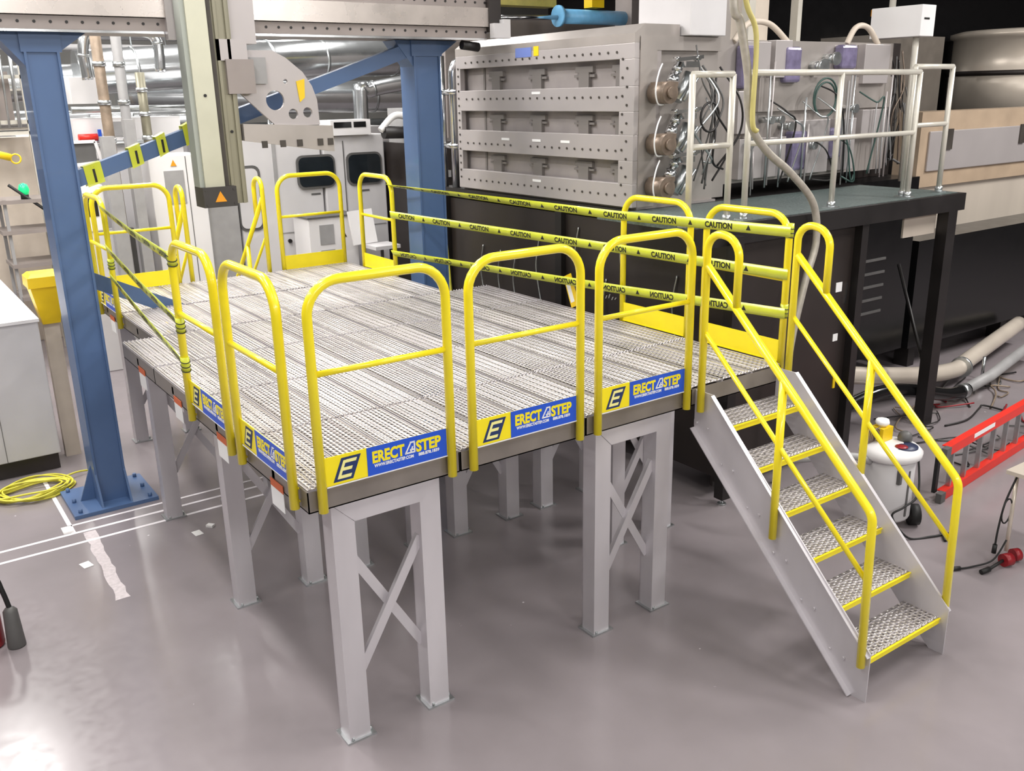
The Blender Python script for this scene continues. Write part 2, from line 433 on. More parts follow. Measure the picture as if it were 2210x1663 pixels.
# ------------------------------------------------------------------ guard rails
RW = .772
def make_rail(logo, wd=RW):
    t = thing('guard_rail', 'x', 'guard rail', (0, 0, 0))
    q = MB(); q.tube(arc_path([(0, 0, -.125), (0, 0, 1.06), (wd, 0, 1.06), (wd, 0, -.125)], .17, 8), .0255, 14)
    for x in (0, wd): q.cyl((x, 0, -.02), (x, .03, -.02), .008, 6); q.cyl((x, 0, -.09), (x, .03, -.09), .008, 6)
    q.build('hoop_frame', YEL, t)
    MB().cyl((.02, 0, .605), (wd-.02, 0, .605), .0165, 12).build('mid_rail', YEL, t)
    tb = MB().box(.022, wd-.022, .004, .009, -.0, .160)
    tb.box(.022, wd-.022, .004, .016, -.0, .006)
    tb = tb.build('toe_board', YELD, t)
    if logo:
        bx(.262, wd-.028, .002, .004, .003, .161).build('name_panel', LBLU, tb)['label'] = 'blue name panel'
        q = MB(); q.box(.03, wd-.024, .0015, .004, -.0035, .003); q.build('border_strip', LBL, tb)
        q = MB(); U = (1, 0, 0); V = (0, 0, 1)
        # text_on extrudes along ux x uy = -Y: outward
        text_on(q, 'ERECT', (.292, .0015, .072), U, V, .086, width=.19, bold=.0035)
        text_on(q, 'STEP', (.552, .0015, .072), U, V, .086, width=.155, bold=.0035)
        q.build('lettering', YELD, tb)
        q = MB(); zz = .0725
        q.mi = 0
        for a, b in (((.486, zz), (.520, zz+.058)), ((.516, zz+.060), (.547, zz+.060)), ((.543, zz+.062), (.543, zz)), ((.484, zz+.003), (.546, zz+.003)), ((.518, zz+.004), (.532, zz+.036)), ((.514, zz+.018), (.541, zz+.018))):
            q.bar((a[0], .001, a[1]), (b[0], .001, b[1]), .002, .008)
        text_on(q, 'WWW.ERECTASTEP.COM', (.300, .0015, .045), U, V, .024, width=.235, bold=.0009)
        text_on(q, '888.878.1839', (.565, .0015, .045), U, V, .024, width=.13, bold=.0009)
        q.build('small_print', LBL, tb)
        q = MB(); sl = .035
        def par(x0, x1, z0, z1, y):
            k = lambda z: (z-.02)*.42
            q.add([(x0+k(z0), y, z0), (x1+k(z0), y, z0), (x1+k(z1), y, z1), (x0+k(z1), y, z1)], [(0, 1, 2, 3)])
            q.add([(x0+k(z0), y+.001, z0), (x1+k(z0), y+.001, z0), (x1+k(z1), y+.001, z1), (x0+k(z1), y+.001, z1)], [(0, 1, 2, 3)])
        par(.068, .178, .018, .142, .0025)
        em = q.build('emblem', mat('navy_print', '1F3463', .5), tb)
        q = MB(); par(.084, .100, .032, .128, .0008)
        for z0 in (.032, .072, .112): par(.100, .160 if z0 != .072 else .150, z0, z0+.017, .0008)
        q.build('emblem_letter', mat('pale_yellow_print', 'F4EE9A', .5), tb)
    return t
RL = make_rail(True); RP = make_rail(False)
GL = 'yellow guard rails carrying the blue name board'; GP = 'plain yellow guard rails'
put(RL, False, (.07, -.03, DZ), 0, 'yellow guard rail at the front left corner, largest name board', GL)
put(RL, True, (M+.07, -.03, DZ), 0, 'yellow guard rail in the middle of the front edge', GL)
put(RL, True, (2*M+.07, -.03, DZ), 0, 'yellow guard rail on the front edge, left of the staircase', GL)
put(RL, True, (-.03, MY-.07, DZ), -PI/2, 'yellow guard rail on the left edge at the near corner', GL)
put(RL, True, (-.03, 2*MY-.07, DZ), -PI/2, 'yellow guard rail on the left edge, second from the near corner, taped', GL)
put(RL, True, (.23, 5.63, DZ), -PI/2, 'yellow guard rail at the left edge partly behind the blue column', GL)
put(RP, False, (3.69, .035, DZ), PI/2, 'plain yellow guard rail on the right edge beside the stair top', GP)
put(RP, True, (3.69, .975, DZ), PI/2, 'plain yellow guard rail on the right edge, farther from the stairs', GP)
put(RP, True, (3.19, 4.93, DZ), PI/2, 'plain yellow guard rail at the rear right corner, where the tapes start', GP)
put(RP, True, (3.12, 6.09, DZ), PI, 'plain yellow guard rail on the rear edge, in front of the machine windows', GP)
put(RP, True, (1.15, 6.09, DZ), PI, 'plain yellow guard rail on the rear edge at the left, before grey cabinets', GP)

# ------------------------------------------------------------------ staircase
def make_stairs():
    t = thing('staircase', 'aluminium six-tread staircase with yellow handrails at the front right of the deck', 'staircase', (0, 0, 0))
    W2 = .41
    for s_ in (-1, 1):
        xa = s_*(W2+.004)
        q = MB()
        poly = [(-1.47, 0), (-1.37, 0), (-.0, 1.33), (-.0, 1.60), (-.16, 1.60), (-1.47, .33)]
        q.prism(poly, 0, xa-.004, xa+.004)
        # flanges (channel turned outwards)
        q.bar((xa+s_*.02, -1.37, .004), (xa+s_*.02, 0, 1.334), .045, .007, (0, -1, 1))
        q.bar((xa+s_*.015, -1.468, .31), (xa+s_*.015, -.16, 1.598), .03, .006, (0, -1, 1))
        for k in range(6):
            yy, zz = -1.3+.235*k, .22+.2275*k
            for dy in (0, .1): q.cyl((xa+s_*.004, yy+dy, zz+dy*.15), (xa+s_*.014, yy+dy, zz+dy*.15), .009, 8)
        q.build('stringer', ALU, t)
    for k in range(6):
        z = .25+.2275*k; y = -1.415+.235*k
        q = MB(); q.add([(-W2, y, z), (W2, y, z), (W2, y+.25, z), (-W2, y+.25, z)], [(0, 1, 2, 3)])
        q.mi = 1; q.box(-W2, W2, y+.247, y+.25, z-.04, z-.001)
        for xx in (-W2, W2-.004): q.box(xx, xx+.004, y, y+.25, z-.045, z-.001)
        for r in range(5):
            q.box(-W2+.005, W2-.005, y+.02+r*.05, y+.023+r*.05, z-.02, z+.004)
        for i in range(24):
            xx = -W2+.01+i*.0335
            q.prism([(xx, z), (xx+.022, z), (xx+.011, z+.012)], 1, y+.006, y+.010)
        tr = q.build('tread', [GRATE_T, ALU], t)
        q = MB(); q.box(-W2, W2, y-.004, y+.003, z-.045, z-.004)
        q.box(-W2, W2, y-.012, y-.004, z-.012, z-.004)
        q.tube([(-W2+.03+.022*math.cos(a*PI/5), y-.008, z-.035+.014*math.sin(a*PI/5)) for a in range(10)], .003, 6, closed=True)
        q.build('nosing', YELD, tr)['label'] = 'yellow painted front edge of the tread'
    for s_ in (-1, 1):
        xa = s_*(W2+.034); dz = 0 if s_ < 0 else -.03
        q = MB()
        # sloping top rail turned down into the bottom post
        q.tube(arc_path([(xa, -.085, 2.45+dz), (xa, -1.405, 1.21+dz), (xa, -1.43, .24+dz)], .12, 6), .0255, 14)
        h = q.build('handrail', YEL, t)
        q = MB(); q.tube(arc_path([(xa, -.075, 1.47), (xa, -.075, 2.675+dz), (xa, -.335, 2.64+dz), (xa, -.335, 2.225+dz)], .13, 7), .0255, 14)
        q.build('hoop', YEL, h)
        MB().cyl((xa, -.73, 1.85+dz), (xa, -.73, .80), .0255, 14).build('post', YEL, h)
        MB().cyl((xa, -.08, 2.02+dz), (xa, -1.42, .79+dz), .0165, 12).build('mid_rail', YEL, h)
    return t
ST = make_stairs()
ST.location = (3.20, 0, 0)
c = copy_tree(ST); c.location = (1.75, 6.07, 0); c.rotation_euler = (0, 0, PI)
c['label'] = 'far staircase leading down behind the deck, only its yellow handrails showing'

# ------------------------------------------------------------------ caution tapes
def ribbon(name, label, pts, tilt, width, words=True, flip=False, text_from=0., group=None, step=.62, side=1.):
    """pts path; tilt = list of angles (0 = vertical band) per point"""
    P = []; T = []
    pts = [Vector(p) for p in pts]
    for i in range(len(pts)-1):
        n = max(2, int((pts[i+1]-pts[i]).length/.12))
        for k in range(n): P.append(pts[i].lerp(pts[i+1], k/n)); T.append(tilt[i]+(tilt[i+1]-tilt[i])*k/n)
    P.append(pts[-1]); T.append(tilt[-1])
    S = [0]
    for i in range(1, len(P)): S.append(S[-1]+(P[i]-P[i-1]).length)
    # gentle sag
    tot = S[-1]
    fr = []
    for i, p in enumerate(P):
        d = (P[min(i+1, len(P)-1)]-P[max(i-1, 0)]).normalized(); hz = d.cross(Vector((0, 0, 1))).normalized(); u = hz.cross(d).normalized()
        wv = u*math.cos(T[i])+hz*math.sin(T[i]); fr.append((p, wv, wv.cross(d).normalized()))
    def at_(s, t, off=0):
        s = min(max(s, 0), tot-1e-5)
        i = next(k for k in range(len(S)-1) if S[k+1] >= s); f = (s-S[i])/(S[i+1]-S[i])
        a, b = fr[i], fr[i+1]
        return a[0].lerp(b[0], f)+a[1].lerp(b[1], f)*t+a[2].lerp(b[2], f)*off
    mb = MB()
    for off in (.0007, -.0007):
        vs = []
        for p, wv, nv in fr: vs += [p-wv*width/2+nv*off, p+wv*width/2+nv*off]
        mb.add(vs, [(2*i, 2*i+2, 2*i+3, 2*i+1) for i in range(len(fr)-1)], True)
    n0 = len(fr)*2
    for i in range(len(fr)-1):
        for e in (0, 1): mb.f.append([2*i+e, 2*i+2+e, n0+2*i+2+e, n0+2*i+e]); mb.m.append(0); mb.sm.append(False)
    o = solo(mb, name, TAPE, label, 'caution tape', group)
    if words:
        mb = MB(); s = text_from; k = 0
        vs, fs = text_mb('CAUTION', width*.78, bold=width*.03, ext=0)
        x0 = min(v.x for v in vs); x1 = max(v.x for v in vs)
        av = None
        while s+.33 < tot:
            sc_ = .27/(x1-x0)
            if k % 2 == 0:
                ln = .27
                vv = []
                for v in vs:
                    q = (v.x-x0)*sc_
                    if flip: q = ln-q
                    vv.append(at_(s+q, v.y-width*.29, side*.0018))
                mb.add(vv, fs)
                s += .27+.13
            else:
                tri = [(0, -.25), (.045, -.25), (.0225, .25)]
                mb.add([at_(s+a, b*width, side*.0018) for a, b in tri], [(0, 1, 2)])
                s += .045+.13
            k += 1
        og = Vector(o.location); ORG_[o.name] = og
        mb.build('lettering', BLET, o)
    return o
GT = 'yellow caution tapes strung along the right edge of the deck'
for (z0, z1, z2, lab, tl, fl) in [(2.60, 2.52, 2.57, 'top strand of yellow caution tape along the right deck edge', 1.15, False),
                              (2.29, 2.24, 2.27, 'middle strand of yellow caution tape along the right deck edge', .1, False),
                              (1.87, 1.89, 1.99, 'lowest strand of yellow caution tape along the right deck edge', .5, True)]:
    ribbon('caution_tape', lab, [(3.155, 4.93, z0), (3.655, 1.80, z1), (3.655, .0, z2)], [tl, .1, 0], .078, flip=fl, group=GT, text_from=.15, side=-1.)
GT2 = 'yellow caution tapes strung along the left side of the deck'
for (z0, z1, lab, tl) in [(2.62, 2.57, 'top strand of caution tape at the left side, from the rail by the blue column', .4),
                      (2.26, 2.15, 'middle strand of caution tape at the left side, drooping past the blue brace', .15),
                      (2.0, 1.88, 'lowest strand of caution tape at the left side of the deck', .2)]:
    ribbon('caution_tape', lab, [(.20, 4.84, z0), (.09, 3.3, (z0+z1)/2-.03), (-.03, 1.86, z1)], [tl, tl*.5, .2], .07, group=GT2, text_from=.3, side=-1.)
# knots wrapped round the posts
for (x, y, z, lab) in [(-.03, 1.82, 2.57, 'caution tape wrapped round the taped left rail post, near its top'), (-.03, 1.82, 2.14, 'caution tape wrapped round the taped left rail post, at the middle knot'),
                       (-.03, 1.82, 1.88, 'caution tape wrapped round the taped left rail post, lowest knot'),
                       (3.69, .035, 2.57, 'caution tape knot at the top of the right edge post by the stairs'), (3.69, .035, 2.0, 'caution tape knot low on the right edge post by the stairs'),
                       (.23, 4.86, 2.1, 'caution tape wrapped round the left rear rail post by the column')]:
    q = MB(); q.tube([(x, y, z-.05), (x, y, z+.05)], .029, 12)
    q.mi = 1
    for k in range(3): q.tube([(x+.030*math.cos(a), y+.030*math.sin(a), z-.035+.03*k+.012*math.sin(a)) for a in [i*PI/6 for i in range(12)]], .0035, 5, closed=True)
    solo(q, 'tape_knot', [TAPE, BLET], lab, 'tape')
q = MB(); q.tf = Matrix.Translation((3.645, 2.45, 1.90)) @ Matrix.Rotation(-.42, 4, 'X')
q.box(-.003, .001, -.06, .06, -.28, .02); q.mi = 1; q.box(-.0045, -.003, -.01, .045, -.235, -.03)
tg = solo(q, 'hanging_tag', [YPL, LBL], 'yellow tag with white panel hanging from the lowest right tape', 'tag', base=(3.655, 2.52, 1.65))

# ------------------------------------------------------------------ blue columns, braces, gantry
def column(x, y, w_, d_, label, bl=.16, br=.2):
    t = thing('blue_column', label, 'column', (x+w_/2, y+d_/2, 0))
    q = MB(); q.box(x+.02, x+w_-.0, y, y+.02, .02, 3.9); q.box(x+.02, x+w_, y+d_-.02, y+d_, .02, 3.9)
    q.box(x, x+.02, y-.02, y+d_+.02, .02, 3.9); q.box(x+w_-.02, x+w_+.0, y-.02, y+d_+.02, .02, 3.9)
    q.build('shaft', BLUE, t)
    q = MB(); q.box(x-bl, x+w_+br, y-.18, y+d_+.2, 0, .035)
    for a in (x-bl+.06, x+w_+br-.06):
        for b in (y-.12, y+d_/2, y+d_+.14): q.cyl((a, b, .025), (a, b, .07), .018, 8)
    q.build('base_plate', BLUE, t)
    for xx in (x-.002, x+w_-.016):
        q = MB(); q.prism([(y-.15, .025), (y, .025), (y, .36)], 0, xx, xx+.018); q.build('gusset', BLUE, t)
    q = MB(); q.prism([(x-.13, .025), (x, .025), (x, .36)], 1, y+d_/2-.01, y+d_/2+.01); q.build('gusset', BLUE, t)
    q = MB(); q.box(x-.02, x+w_+.02, y-.02, y+d_+.02, 3.9, 4.05); q.prism([(x+w_, 3.9), (x+w_+.22, 4.05), (x+w_, 4.05)], 1, y, y+d_); q.prism([(x, 3.8), (x-.2, 4.05), (x, 4.05)], 1, y, y+d_)
    q.build('cap', BLUE, t)
    return t
column(-.28, 4.37, .26, .30, 'tall blue steel column standing at the left, in front of the white cabinet', .24, .22)
column(3.31, 4.54, .315, .25, 'blue steel column rising beside the rear right of the deck')
solo(MB().bar((-.02, 4.5, 2.9), (3.31, 4.6, 3.97), .1, .13), 'diagonal_brace', BLUE, 'long blue diagonal brace climbing from the left column to the right column top', 'brace')
solo(MB().bar((-.02, 4.98, 2.0), (.95, 4.98, 1.5), .012, .14), 'diagonal_brace', BLUE, 'blue flat brace running down through the deck from the left column', 'brace')
for i, (x, wd) in enumerate([(.06, .14), (.44, .1), (.68, .08), (.92, .08), (1.06, .1)]):
    z = 2.9+(x+.02)*1.1/3.16
    q = MB()
    for yy in (4.447, 4.551): q.add([(x, yy, z-.10), (x+wd, yy, z-.06), (x+wd-.02, yy, z+.11), (x-.02, yy, z+.07)], [(0, 1, 2, 3)])
    q.add([(x-.02, 4.447, z+.071), (x+wd-.02, 4.447, z+.111), (x+wd-.02, 4.551, z+.111), (x-.02, 4.551, z+.071)], [(0, 1, 2, 3)])
    q.mi = 1; q.bar((x+wd*.5, 4.446, z-.06), (x+wd*.42, 4.446, z+.05), .001, .02)
    solo(q, 'tape_band', [TAPE, BLET], 'yellow tape band on the blue diagonal brace, %s' % ['the one next to the left column', 'second from the left column', 'third from the left column', 'second from the pale vertical rail', 'next to the pale vertical rail'][i], 'caution tape', 'tape bands wrapped round the blue brace')

t = thing('gantry_beam', 'long horizontal aluminium gantry beam resting on the two blue columns', 'gantry beam', (1.6, 4.4, 4.05))
q = MB(); q.box(-3.2, 4.02, 4.28, 4.82, 4.055, 4.53); q.build('beam_body', TAUPE, t)
q = MB(); q.box(-3.2, 4.02, 4.20, 4.28, 4.17, 4.35); q.build('guide_slab', mat('bright_slab', 'B8B0AA', .28, .6, noise=.06), t)
q = MB(); q.box(-3.2, 4.02, 4.245, 4.28, 4.065, 4.165); q.build('lower_rail', TAUPE, t)
q = MB(); q.box(-3.2, 4.02, 4.245, 4.28, 4.355, 4.46); q.build('upper_rail', TAUPE, t)
q = MB(); q.box(-3.2, 4.02, 4.235, 4.262, 4.045, 4.063); q.build('edge_strip', CHROME, t)
q = MB()
for k in range(62):
    x = -3.1+k*.1165
    for z in (4.12, 4.40): q.cyl((x, 4.240, z), (x, 4.25, z), .012, 8)
q.build('bolt_holes', BLK, t)
q = MB(); q.box(4.02, 4.16, 4.18, 4.62, 4.12, 4.55); q.build('end_cap', BLK2, t)
q = MB(); q.box(4.02, 4.22, 4.1, 4.18, 4.06, 4.2); q.box(4.14, 4.22, 4.1, 4.18, 4.2, 4.24); q.build('junction_box', WGR, t)
q = MB(); q.cyl((3.75, 4.3, 4.0), (3.95, 4.3, 3.98), .045, 12); q.build('buffer', BLK, t)

t = thing('vertical_gantry_axis', 'pale green vertical gantry slide with warning box and perforated arm, hanging before the beam', 'gantry axis', (1.05, 4.1, 2.62))
q = MB(); q.box(.90, 1.07, 3.98, 4.06, 2.80, 5.2); q.build('front_rail', CREAM, t)
q = MB(); q.box(.86, .90, 4.0, 4.16, 2.80, 5.2); q.build('side_cover', mat('grey_green_side', 'A5AAA2', .45, .2), t)
q = MB(); q.box(1.07, 1.12, 4.02, 4.14, 2.76, 5.2); q.build('cable_slot', DK, t)
q = MB(); q.box(1.12, 1.28, 4.04, 4.18, 2.64, 5.2); q.box(1.14, 1.165, 4.02, 4.04, 2.64, 5.2); q.box(1.235, 1.26, 4.02, 4.04, 2.64, 5.2); q.build('rear_profile', OLIVE, t)
q = MB(); q.box(.86, 1.15, 3.93, 4.16, 2.63, 2.80)
for a in (.885, 1.125):
    for b in (2.655, 2.775): q.cyl((a, 3.925, b), (a, 3.93, b), .009, 8)
eb = q.build('end_box', mat('charcoal_box', '3B3836', .5, noise=.1), t)
MB().prism([(.955, 2.675), (1.055, 2.675), (1.005, 2.765)], 1, 3.926, 3.9295).build('warning_triangle', AMB, eb)
q = MB(); q.cyl((.985, 3.972, 3.55), (.985, 3.981, 3.55), .013, 10); q.cyl((1.2, 4.032, 3.25), (1.2, 4.041, 3.25), .013, 10); q.build('port_hole', BLK, t)
q = MB(); q.box(.80, .88, 4.18, 4.28, 4.0, 4.6); q.box(1.3, 1.52, 4.1, 4.25, 3.97, 4.6); q.box(1.14, 1.40, 4.02, 4.14, 3.83, 4.0); q.build('carriage_plate', CHAM, t)
q = MB(); q.box(1.20, 1.44, 4.0, 4.26, 3.56, 3.84); q.build('motor_housing', TAUPE, t)

def disc_holes(poly, holes, y0, y1, m, name, par):
    """plate with real round holes (bridged polygon rings via bmesh boolean-free fill)"""
    bm = bmesh.new(); e = []
    def ring(pts):
        vs = [bm.verts.new((p[0], y0, p[1])) for p in pts]
        for i in range(len(vs)): e.append(bm.edges.new((vs[i], vs[(i+1) % len(vs)])))
    ring(poly)
    for (cx, cz, r) in holes: ring([(cx+r*math.cos(a*PI/12), cz+r*math.sin(a*PI/12)) for a in range(24)])
    bmesh.ops.triangle_fill(bm, use_beauty=True, use_dissolve=False, edges=e)
    r = bmesh.ops.extrude_face_region(bm, geom=bm.faces[:])
    bmesh.ops.translate(bm, vec=(0, y1-y0, 0), verts=[g for g in r['geom'] if isinstance(g, bmesh.types.BMVert)])
    bmesh.ops.recalc_face_normals(bm, faces=bm.faces)
    me = bpy.data.meshes.new(name); og = origin(par)
    bmesh.ops.translate(bm, vec=-og, verts=bm.verts); bm.to_mesh(me); bm.free(); me.materials.append(m)
    o = bpy.data.objects.new(name, me); C.objects.link(o); o.parent = par; ORG_[o.name] = og; return o
disc_holes([(1.28, 3.92), (1.66, 3.92), (1.78, 3.86), (1.93, 3.74), (2.01, 3.62), (2.05, 3.5), (2.06, 3.28), (1.64, 3.28), (1.32, 3.58)],
           [(1.65, 3.50, .085), (1.95, 3.39, .045), (1.81, 3.38, .045), (1.76, 3.66, .02)], 4.12, 4.15, CHAM, 'gusset_plate', t)
q = MB(); q.box(1.4, 1.58, 4.08, 4.12, 3.64, 3.86); q.build('cover_panel', GRY, t)
q = MB(); q.prism([(1.3, 3.31), (2.14, 3.27), (2.14, 3.04), (1.3, 3.17)], 1, 4.02, 4.2)
q.build('arm', CHAMS, t)
q = MB()
for x in (1.45, 1.62, 1.78, 1.98, 2.08): q.box(x, x+.05, 4.008, 4.02, 3.1, 3.16)
q.build('slots', DK, t)
MB().prism([(1.86, 3.66), (1.94, 3.68), (1.93, 3.52), (1.88, 3.48)], 1, 4.112, 4.119).build('warning_sticker', YPL, t)

# ------------------------------------------------------------------ chamber machine on the right
t = thing('vacuum_chamber', 'big grey aluminium vacuum chamber with three wide recessed windows', 'chamber', (4.8, 3.7, 2.48))
Y0, Y1 = 2.21, 5.15; Z0, Z1 = 2.5, 3.92
wins = [(3.56, 3.79), (3.14, 3.345), (2.71, 2.915)]
q = MB()
zs = [Z0, wins[2][0], wins[2][1], wins[1][0], wins[1][1], wins[0][0], wins[0][1], Z1]
for a in range(0, 8, 2): q.box(4.20, 4.26, Y0, Y1, zs[a], zs[a+1])
for a in range(1, 7, 2): q.box(4.20, 4.26, Y0, 2.405, zs[a], zs[a+1]); q.box(4.20, 4.26, 5.06, Y1, zs[a], zs[a+1])
q.build('face_frame', CHAM, t, bevel=.004)
q = MB(); q.box(4.26, 4.52, Y0, Y0+.05, Z0, Z1+.05); q.box(4.26, 5.3, Y1-.04, Y1, Z0, Z1+.05); q.box(4.30, 4.34, Y0+.05, Y1-.04, Z0, Z1)
q.box(4.26, 5.3, Y0, Y1, Z0-.03, Z0); q.build('inner_wall', CHAMI, t)
for (a, b) in wins:
    for yy in (4.45, 3.72, 2.98, 2.45):
        hh = (b-a)
        q = MB(); q.box(4.265, 4.30, yy-.13, yy+.13, b-hh*.42, b-hh*.18); q.box(4.262, 4.30, yy-.075, yy+.075, a+.0, b-hh*.4); q.box(4.27, 4.30, yy-.15, yy+.15, b-hh*.6, b-hh*.5)
        q.build('window_bracket', mat('bracket_grey', '7F7A77', .5, .3), t)
    q = MB(); q.box(4.29, 4.30, 4.70, 4.73, a-.03, b+.03); q.build('window_divider', mat('bracket_grey', '7F7A77', .5, .3), t)
q = MB()
for zz in (3.85, 3.47, 3.0, 2.6):
    for k in range(22):
        if zz == 3.0 and k in (12, 13): continue
        q.cyl((4.193, 2.44+k*.119, zz), (4.2, 2.44+k*.119, zz), .012, 6)
for k in range(16):
    q.cyl((4.193, 2.33+(.03 if k % 2 else -.03), 2.62+k*.078), (4.2, 2.33+(.03 if k % 2 else -.03), 2.62+k*.078), .012, 6)
    q.cyl((4.193, 5.10, 2.62+k*.078), (4.2, 5.10, 2.62+k*.078), .012, 6)
q.build('bolts', DK, t)
q = MB()
for (yy, zz) in ((3.65, 3.52), (3.65, 3.06), (3.18, 3.06), (4.2, 3.06), (3.65, 2.66)): q.box(4.196, 4.2, yy-.07, yy+.07, zz-.012, zz+.012)
q.build('small_labels', LBL, t)
q = MB(); q.box(4.196, 4.2, 3.72, 3.99, 3.865, 3.955); q.build('blue_sticker', mat('pale_blue_print', '6C7FC0', .5), t)
q = MB(); q.box(4.196, 4.2, 3.6, 3.68, 3.87, 3.96); q.build('yellow_sticker', YPL, t)
q = MB(); q.prism([(4.2, Z1), (4.2, Z1+.08), (4.32, Z1+.16), (4.32, Z1)], 1, Y0, Y1); q.box(4.32, 5.3, 2.84, Y1, Z1+.05, Z1+.16); q.box(4.32, 4.76, Y0+.02, 2.84, Z1+.05, Z1+.16); q.build('top_cover', CHAMS, t)
q = MB(); q.box(4.26, 4.46, Y0-.012, Y0, Z0, Z1+.05); q.box(4.46, 5.3, Y0+.05, Y0+.1, Z0, Z1+.05); q.box(4.26, 5.3, Y0-.005, Y0+.2, Z1-.06, Z1+.06)
q.build('side_plate', CHAMS, t)
t2 = solo(bx(4.78, 5.24, 2.12, 2.8, 3.985, 5.3), 'control_cabinet', WGR, 'light grey box cabinet standing on top of the chamber at its near corner', 'cabinet', bevel=.008)
# top detail lines
for i, (zc, lab) in enumerate([(3.50, 'uppermost bronze gate valve on the chamber side'), (3.06, 'middle bronze gate valve on the chamber side'), (2.68, 'lowest bronze gate valve on the chamber side, just above the yellow rail')]):
    t = thing('gate_valve', lab, 'valve', (4.5, 2.1, zc-.1), 'gate valves stacked on the chamber side')
    q = MB(); q.cyl((4.42, 1.98, zc), (4.42, 2.18, zc), .095, 18); q.cyl((4.42, 1.95, zc), (4.42, 1.98, zc), .05, 12); q.box(4.35, 4.55, 2.02, 2.16, zc+.05, zc+.09); q.build('body', BRASS, t)
    q = MB(); q.cyl((4.5, 2.08, zc+.03), (4.62, 2.08, zc+.25), .035, 14); q.cyl((4.52, 2.08, zc+.07), (4.56, 2.08, zc+.14), .052, 14); q.cyl((4.58, 2.08, zc+.18), (4.60, 2.08, zc+.21), .046, 14); q.build('stem', CHROME, t)
    q = MB(); q.cyl((4.62, 2.1, zc-.07), (4.76, 2.1, zc+.16), .048, 14); q.cyl((4.62, 2.02, zc-.07), (4.80, 2.02, zc+.14), .018, 8); q.build('cylinder', STEEL, t)
    q = MB(); q.bar((4.5, 2.03, zc+.27), (4.84, 2.03, zc+.30), .06, .03); q.cyl((4.53, 1.99, zc+.275), (4.53, 2.06, zc+.275), .022, 10); q.cyl((4.78, 1.99, zc+.29), (4.78, 2.06, zc+.29), .022, 10); q.box(4.62, 4.78, 2.0, 2.12, zc+.21, zc+.26); q.build('clamp_bar', CHROME, t)
    MB().tube(smooth_path([(4.38, 2.05, zc+.24), (4.29, 2.0, zc+.16), (4.26, 2.0, zc+.02), (4.31, 2.02, zc-.09), (4.42, 2.06, zc-.10)]), .007, 6).build('air_hose', LBL, t)

t = thing('instrument_rack', 'wide grey instrument panel crowded with ports and cables behind the white handrail', 'instrument panel', (6.9, 2.4, 2.48))
q = MB(); q.box(5.34, 5.5, 2.3, 3.4, 2.5, 4.4); q.box(5.5, 8.15, 2.3, 3.2, 2.62, 3.97); q.box(5.9, 8.1, 2.25, 2.3, 3.30, 3.62); q.build('housing', CHAMS, t)
q = MB()
for (x0, x1, z0, z1) in [(5.62, 5.98, 3.66, 3.95), (6.05, 6.3, 3.62, 3.97), (7.5, 7.95, 3.55, 3.95), (7.55, 8.0, 3.0, 3.28), (5.6, 6.3, 2.66, 3.05), (6.4, 7.0, 2.66, 3.2), (7.1, 7.45, 2.66, 3.2), (5.55, 5.8, 3.1, 3.5)]:
    bx(x0, x1, 2.2, 2.3, z0, z1).build('module_box', CHAM, t, bevel=.005)
for (x, z, a_, b_) in [(6.32, 3.74, .12, .17), (7.22, 3.82, .13, .12), (5.66, 3.72, .08, .2), (6.5, 2.9, .12, .2), (7.1, 2.95, .1, .16)]:
    bx(x-a_, x+a_, 2.18, 2.3, z-b_, z+b_).build('port_window', PUR, t, bevel=.03)
for (x, z, r) in [(6.75, 3.72, .06), (6.95, 3.8, .05), (6.3, 3.15, .035), (5.7, 3.0, .04), (6.0, 3.22, .03), (7.35, 3.3, .035), (6.7, 2.95, .035), (6.15, 3.22, .03)]:
    MB().cyl((x, 2.16, z), (x, 2.3, z), r, 16).cyl((x, 2.14, z), (x, 2.17, z), r*1.3, 16).build('flange', STEEL, t)
rnd = random.Random(3)
for k in range(20):
    x = 5.6+rnd.random()*2.4; z0 = 2.5+rnd.random()*.1; z1 = 2.9+rnd.random()*.9
    MB().cyl((x, 2.17, z0), (x+rnd.uniform(-.03, .03), 2.17, z1), rnd.uniform(.006, .013), 6).build('thin_pipe', [STEEL, GRY, CHAM][k % 3], t)
for k in range(9):
    x = 5.5+rnd.random()*2.0; z = 3.0+rnd.random()*.9
    MB().tube(smooth_path([(x, 2.2, z), (x+.1, 2.05, z-.2*rnd.random()), (x+.25, 2.06, z-.5*rnd.random()-.1), (x+.45*rnd.random(), 2.15, 2.6)]), .009, 6).build('cable', [BLK, STEEL, LGREEN][k % 3], t)
q = MB()
for rr, zz in ((.19, 3.42), (.17, 3.40)): q.tube([(6.72+rr*math.cos(a*PI/12), 2.08, zz+rr*math.sin(a*PI/12)) for a in range(24)], .010, 6, closed=True)
q.build('coiled_cable', LGREEN, t)
for x, sx in ((5.55, .5), (7.3, .35)):
    MB().tube(smooth_path([(x, 2.3, 3.95), (x+sx*.4, 2.3, 4.12), (x+sx, 2.3, 4.12), (x+sx*1.6, 2.3, 3.95)]), .03, 8).build('bent_hose', CRP, t)
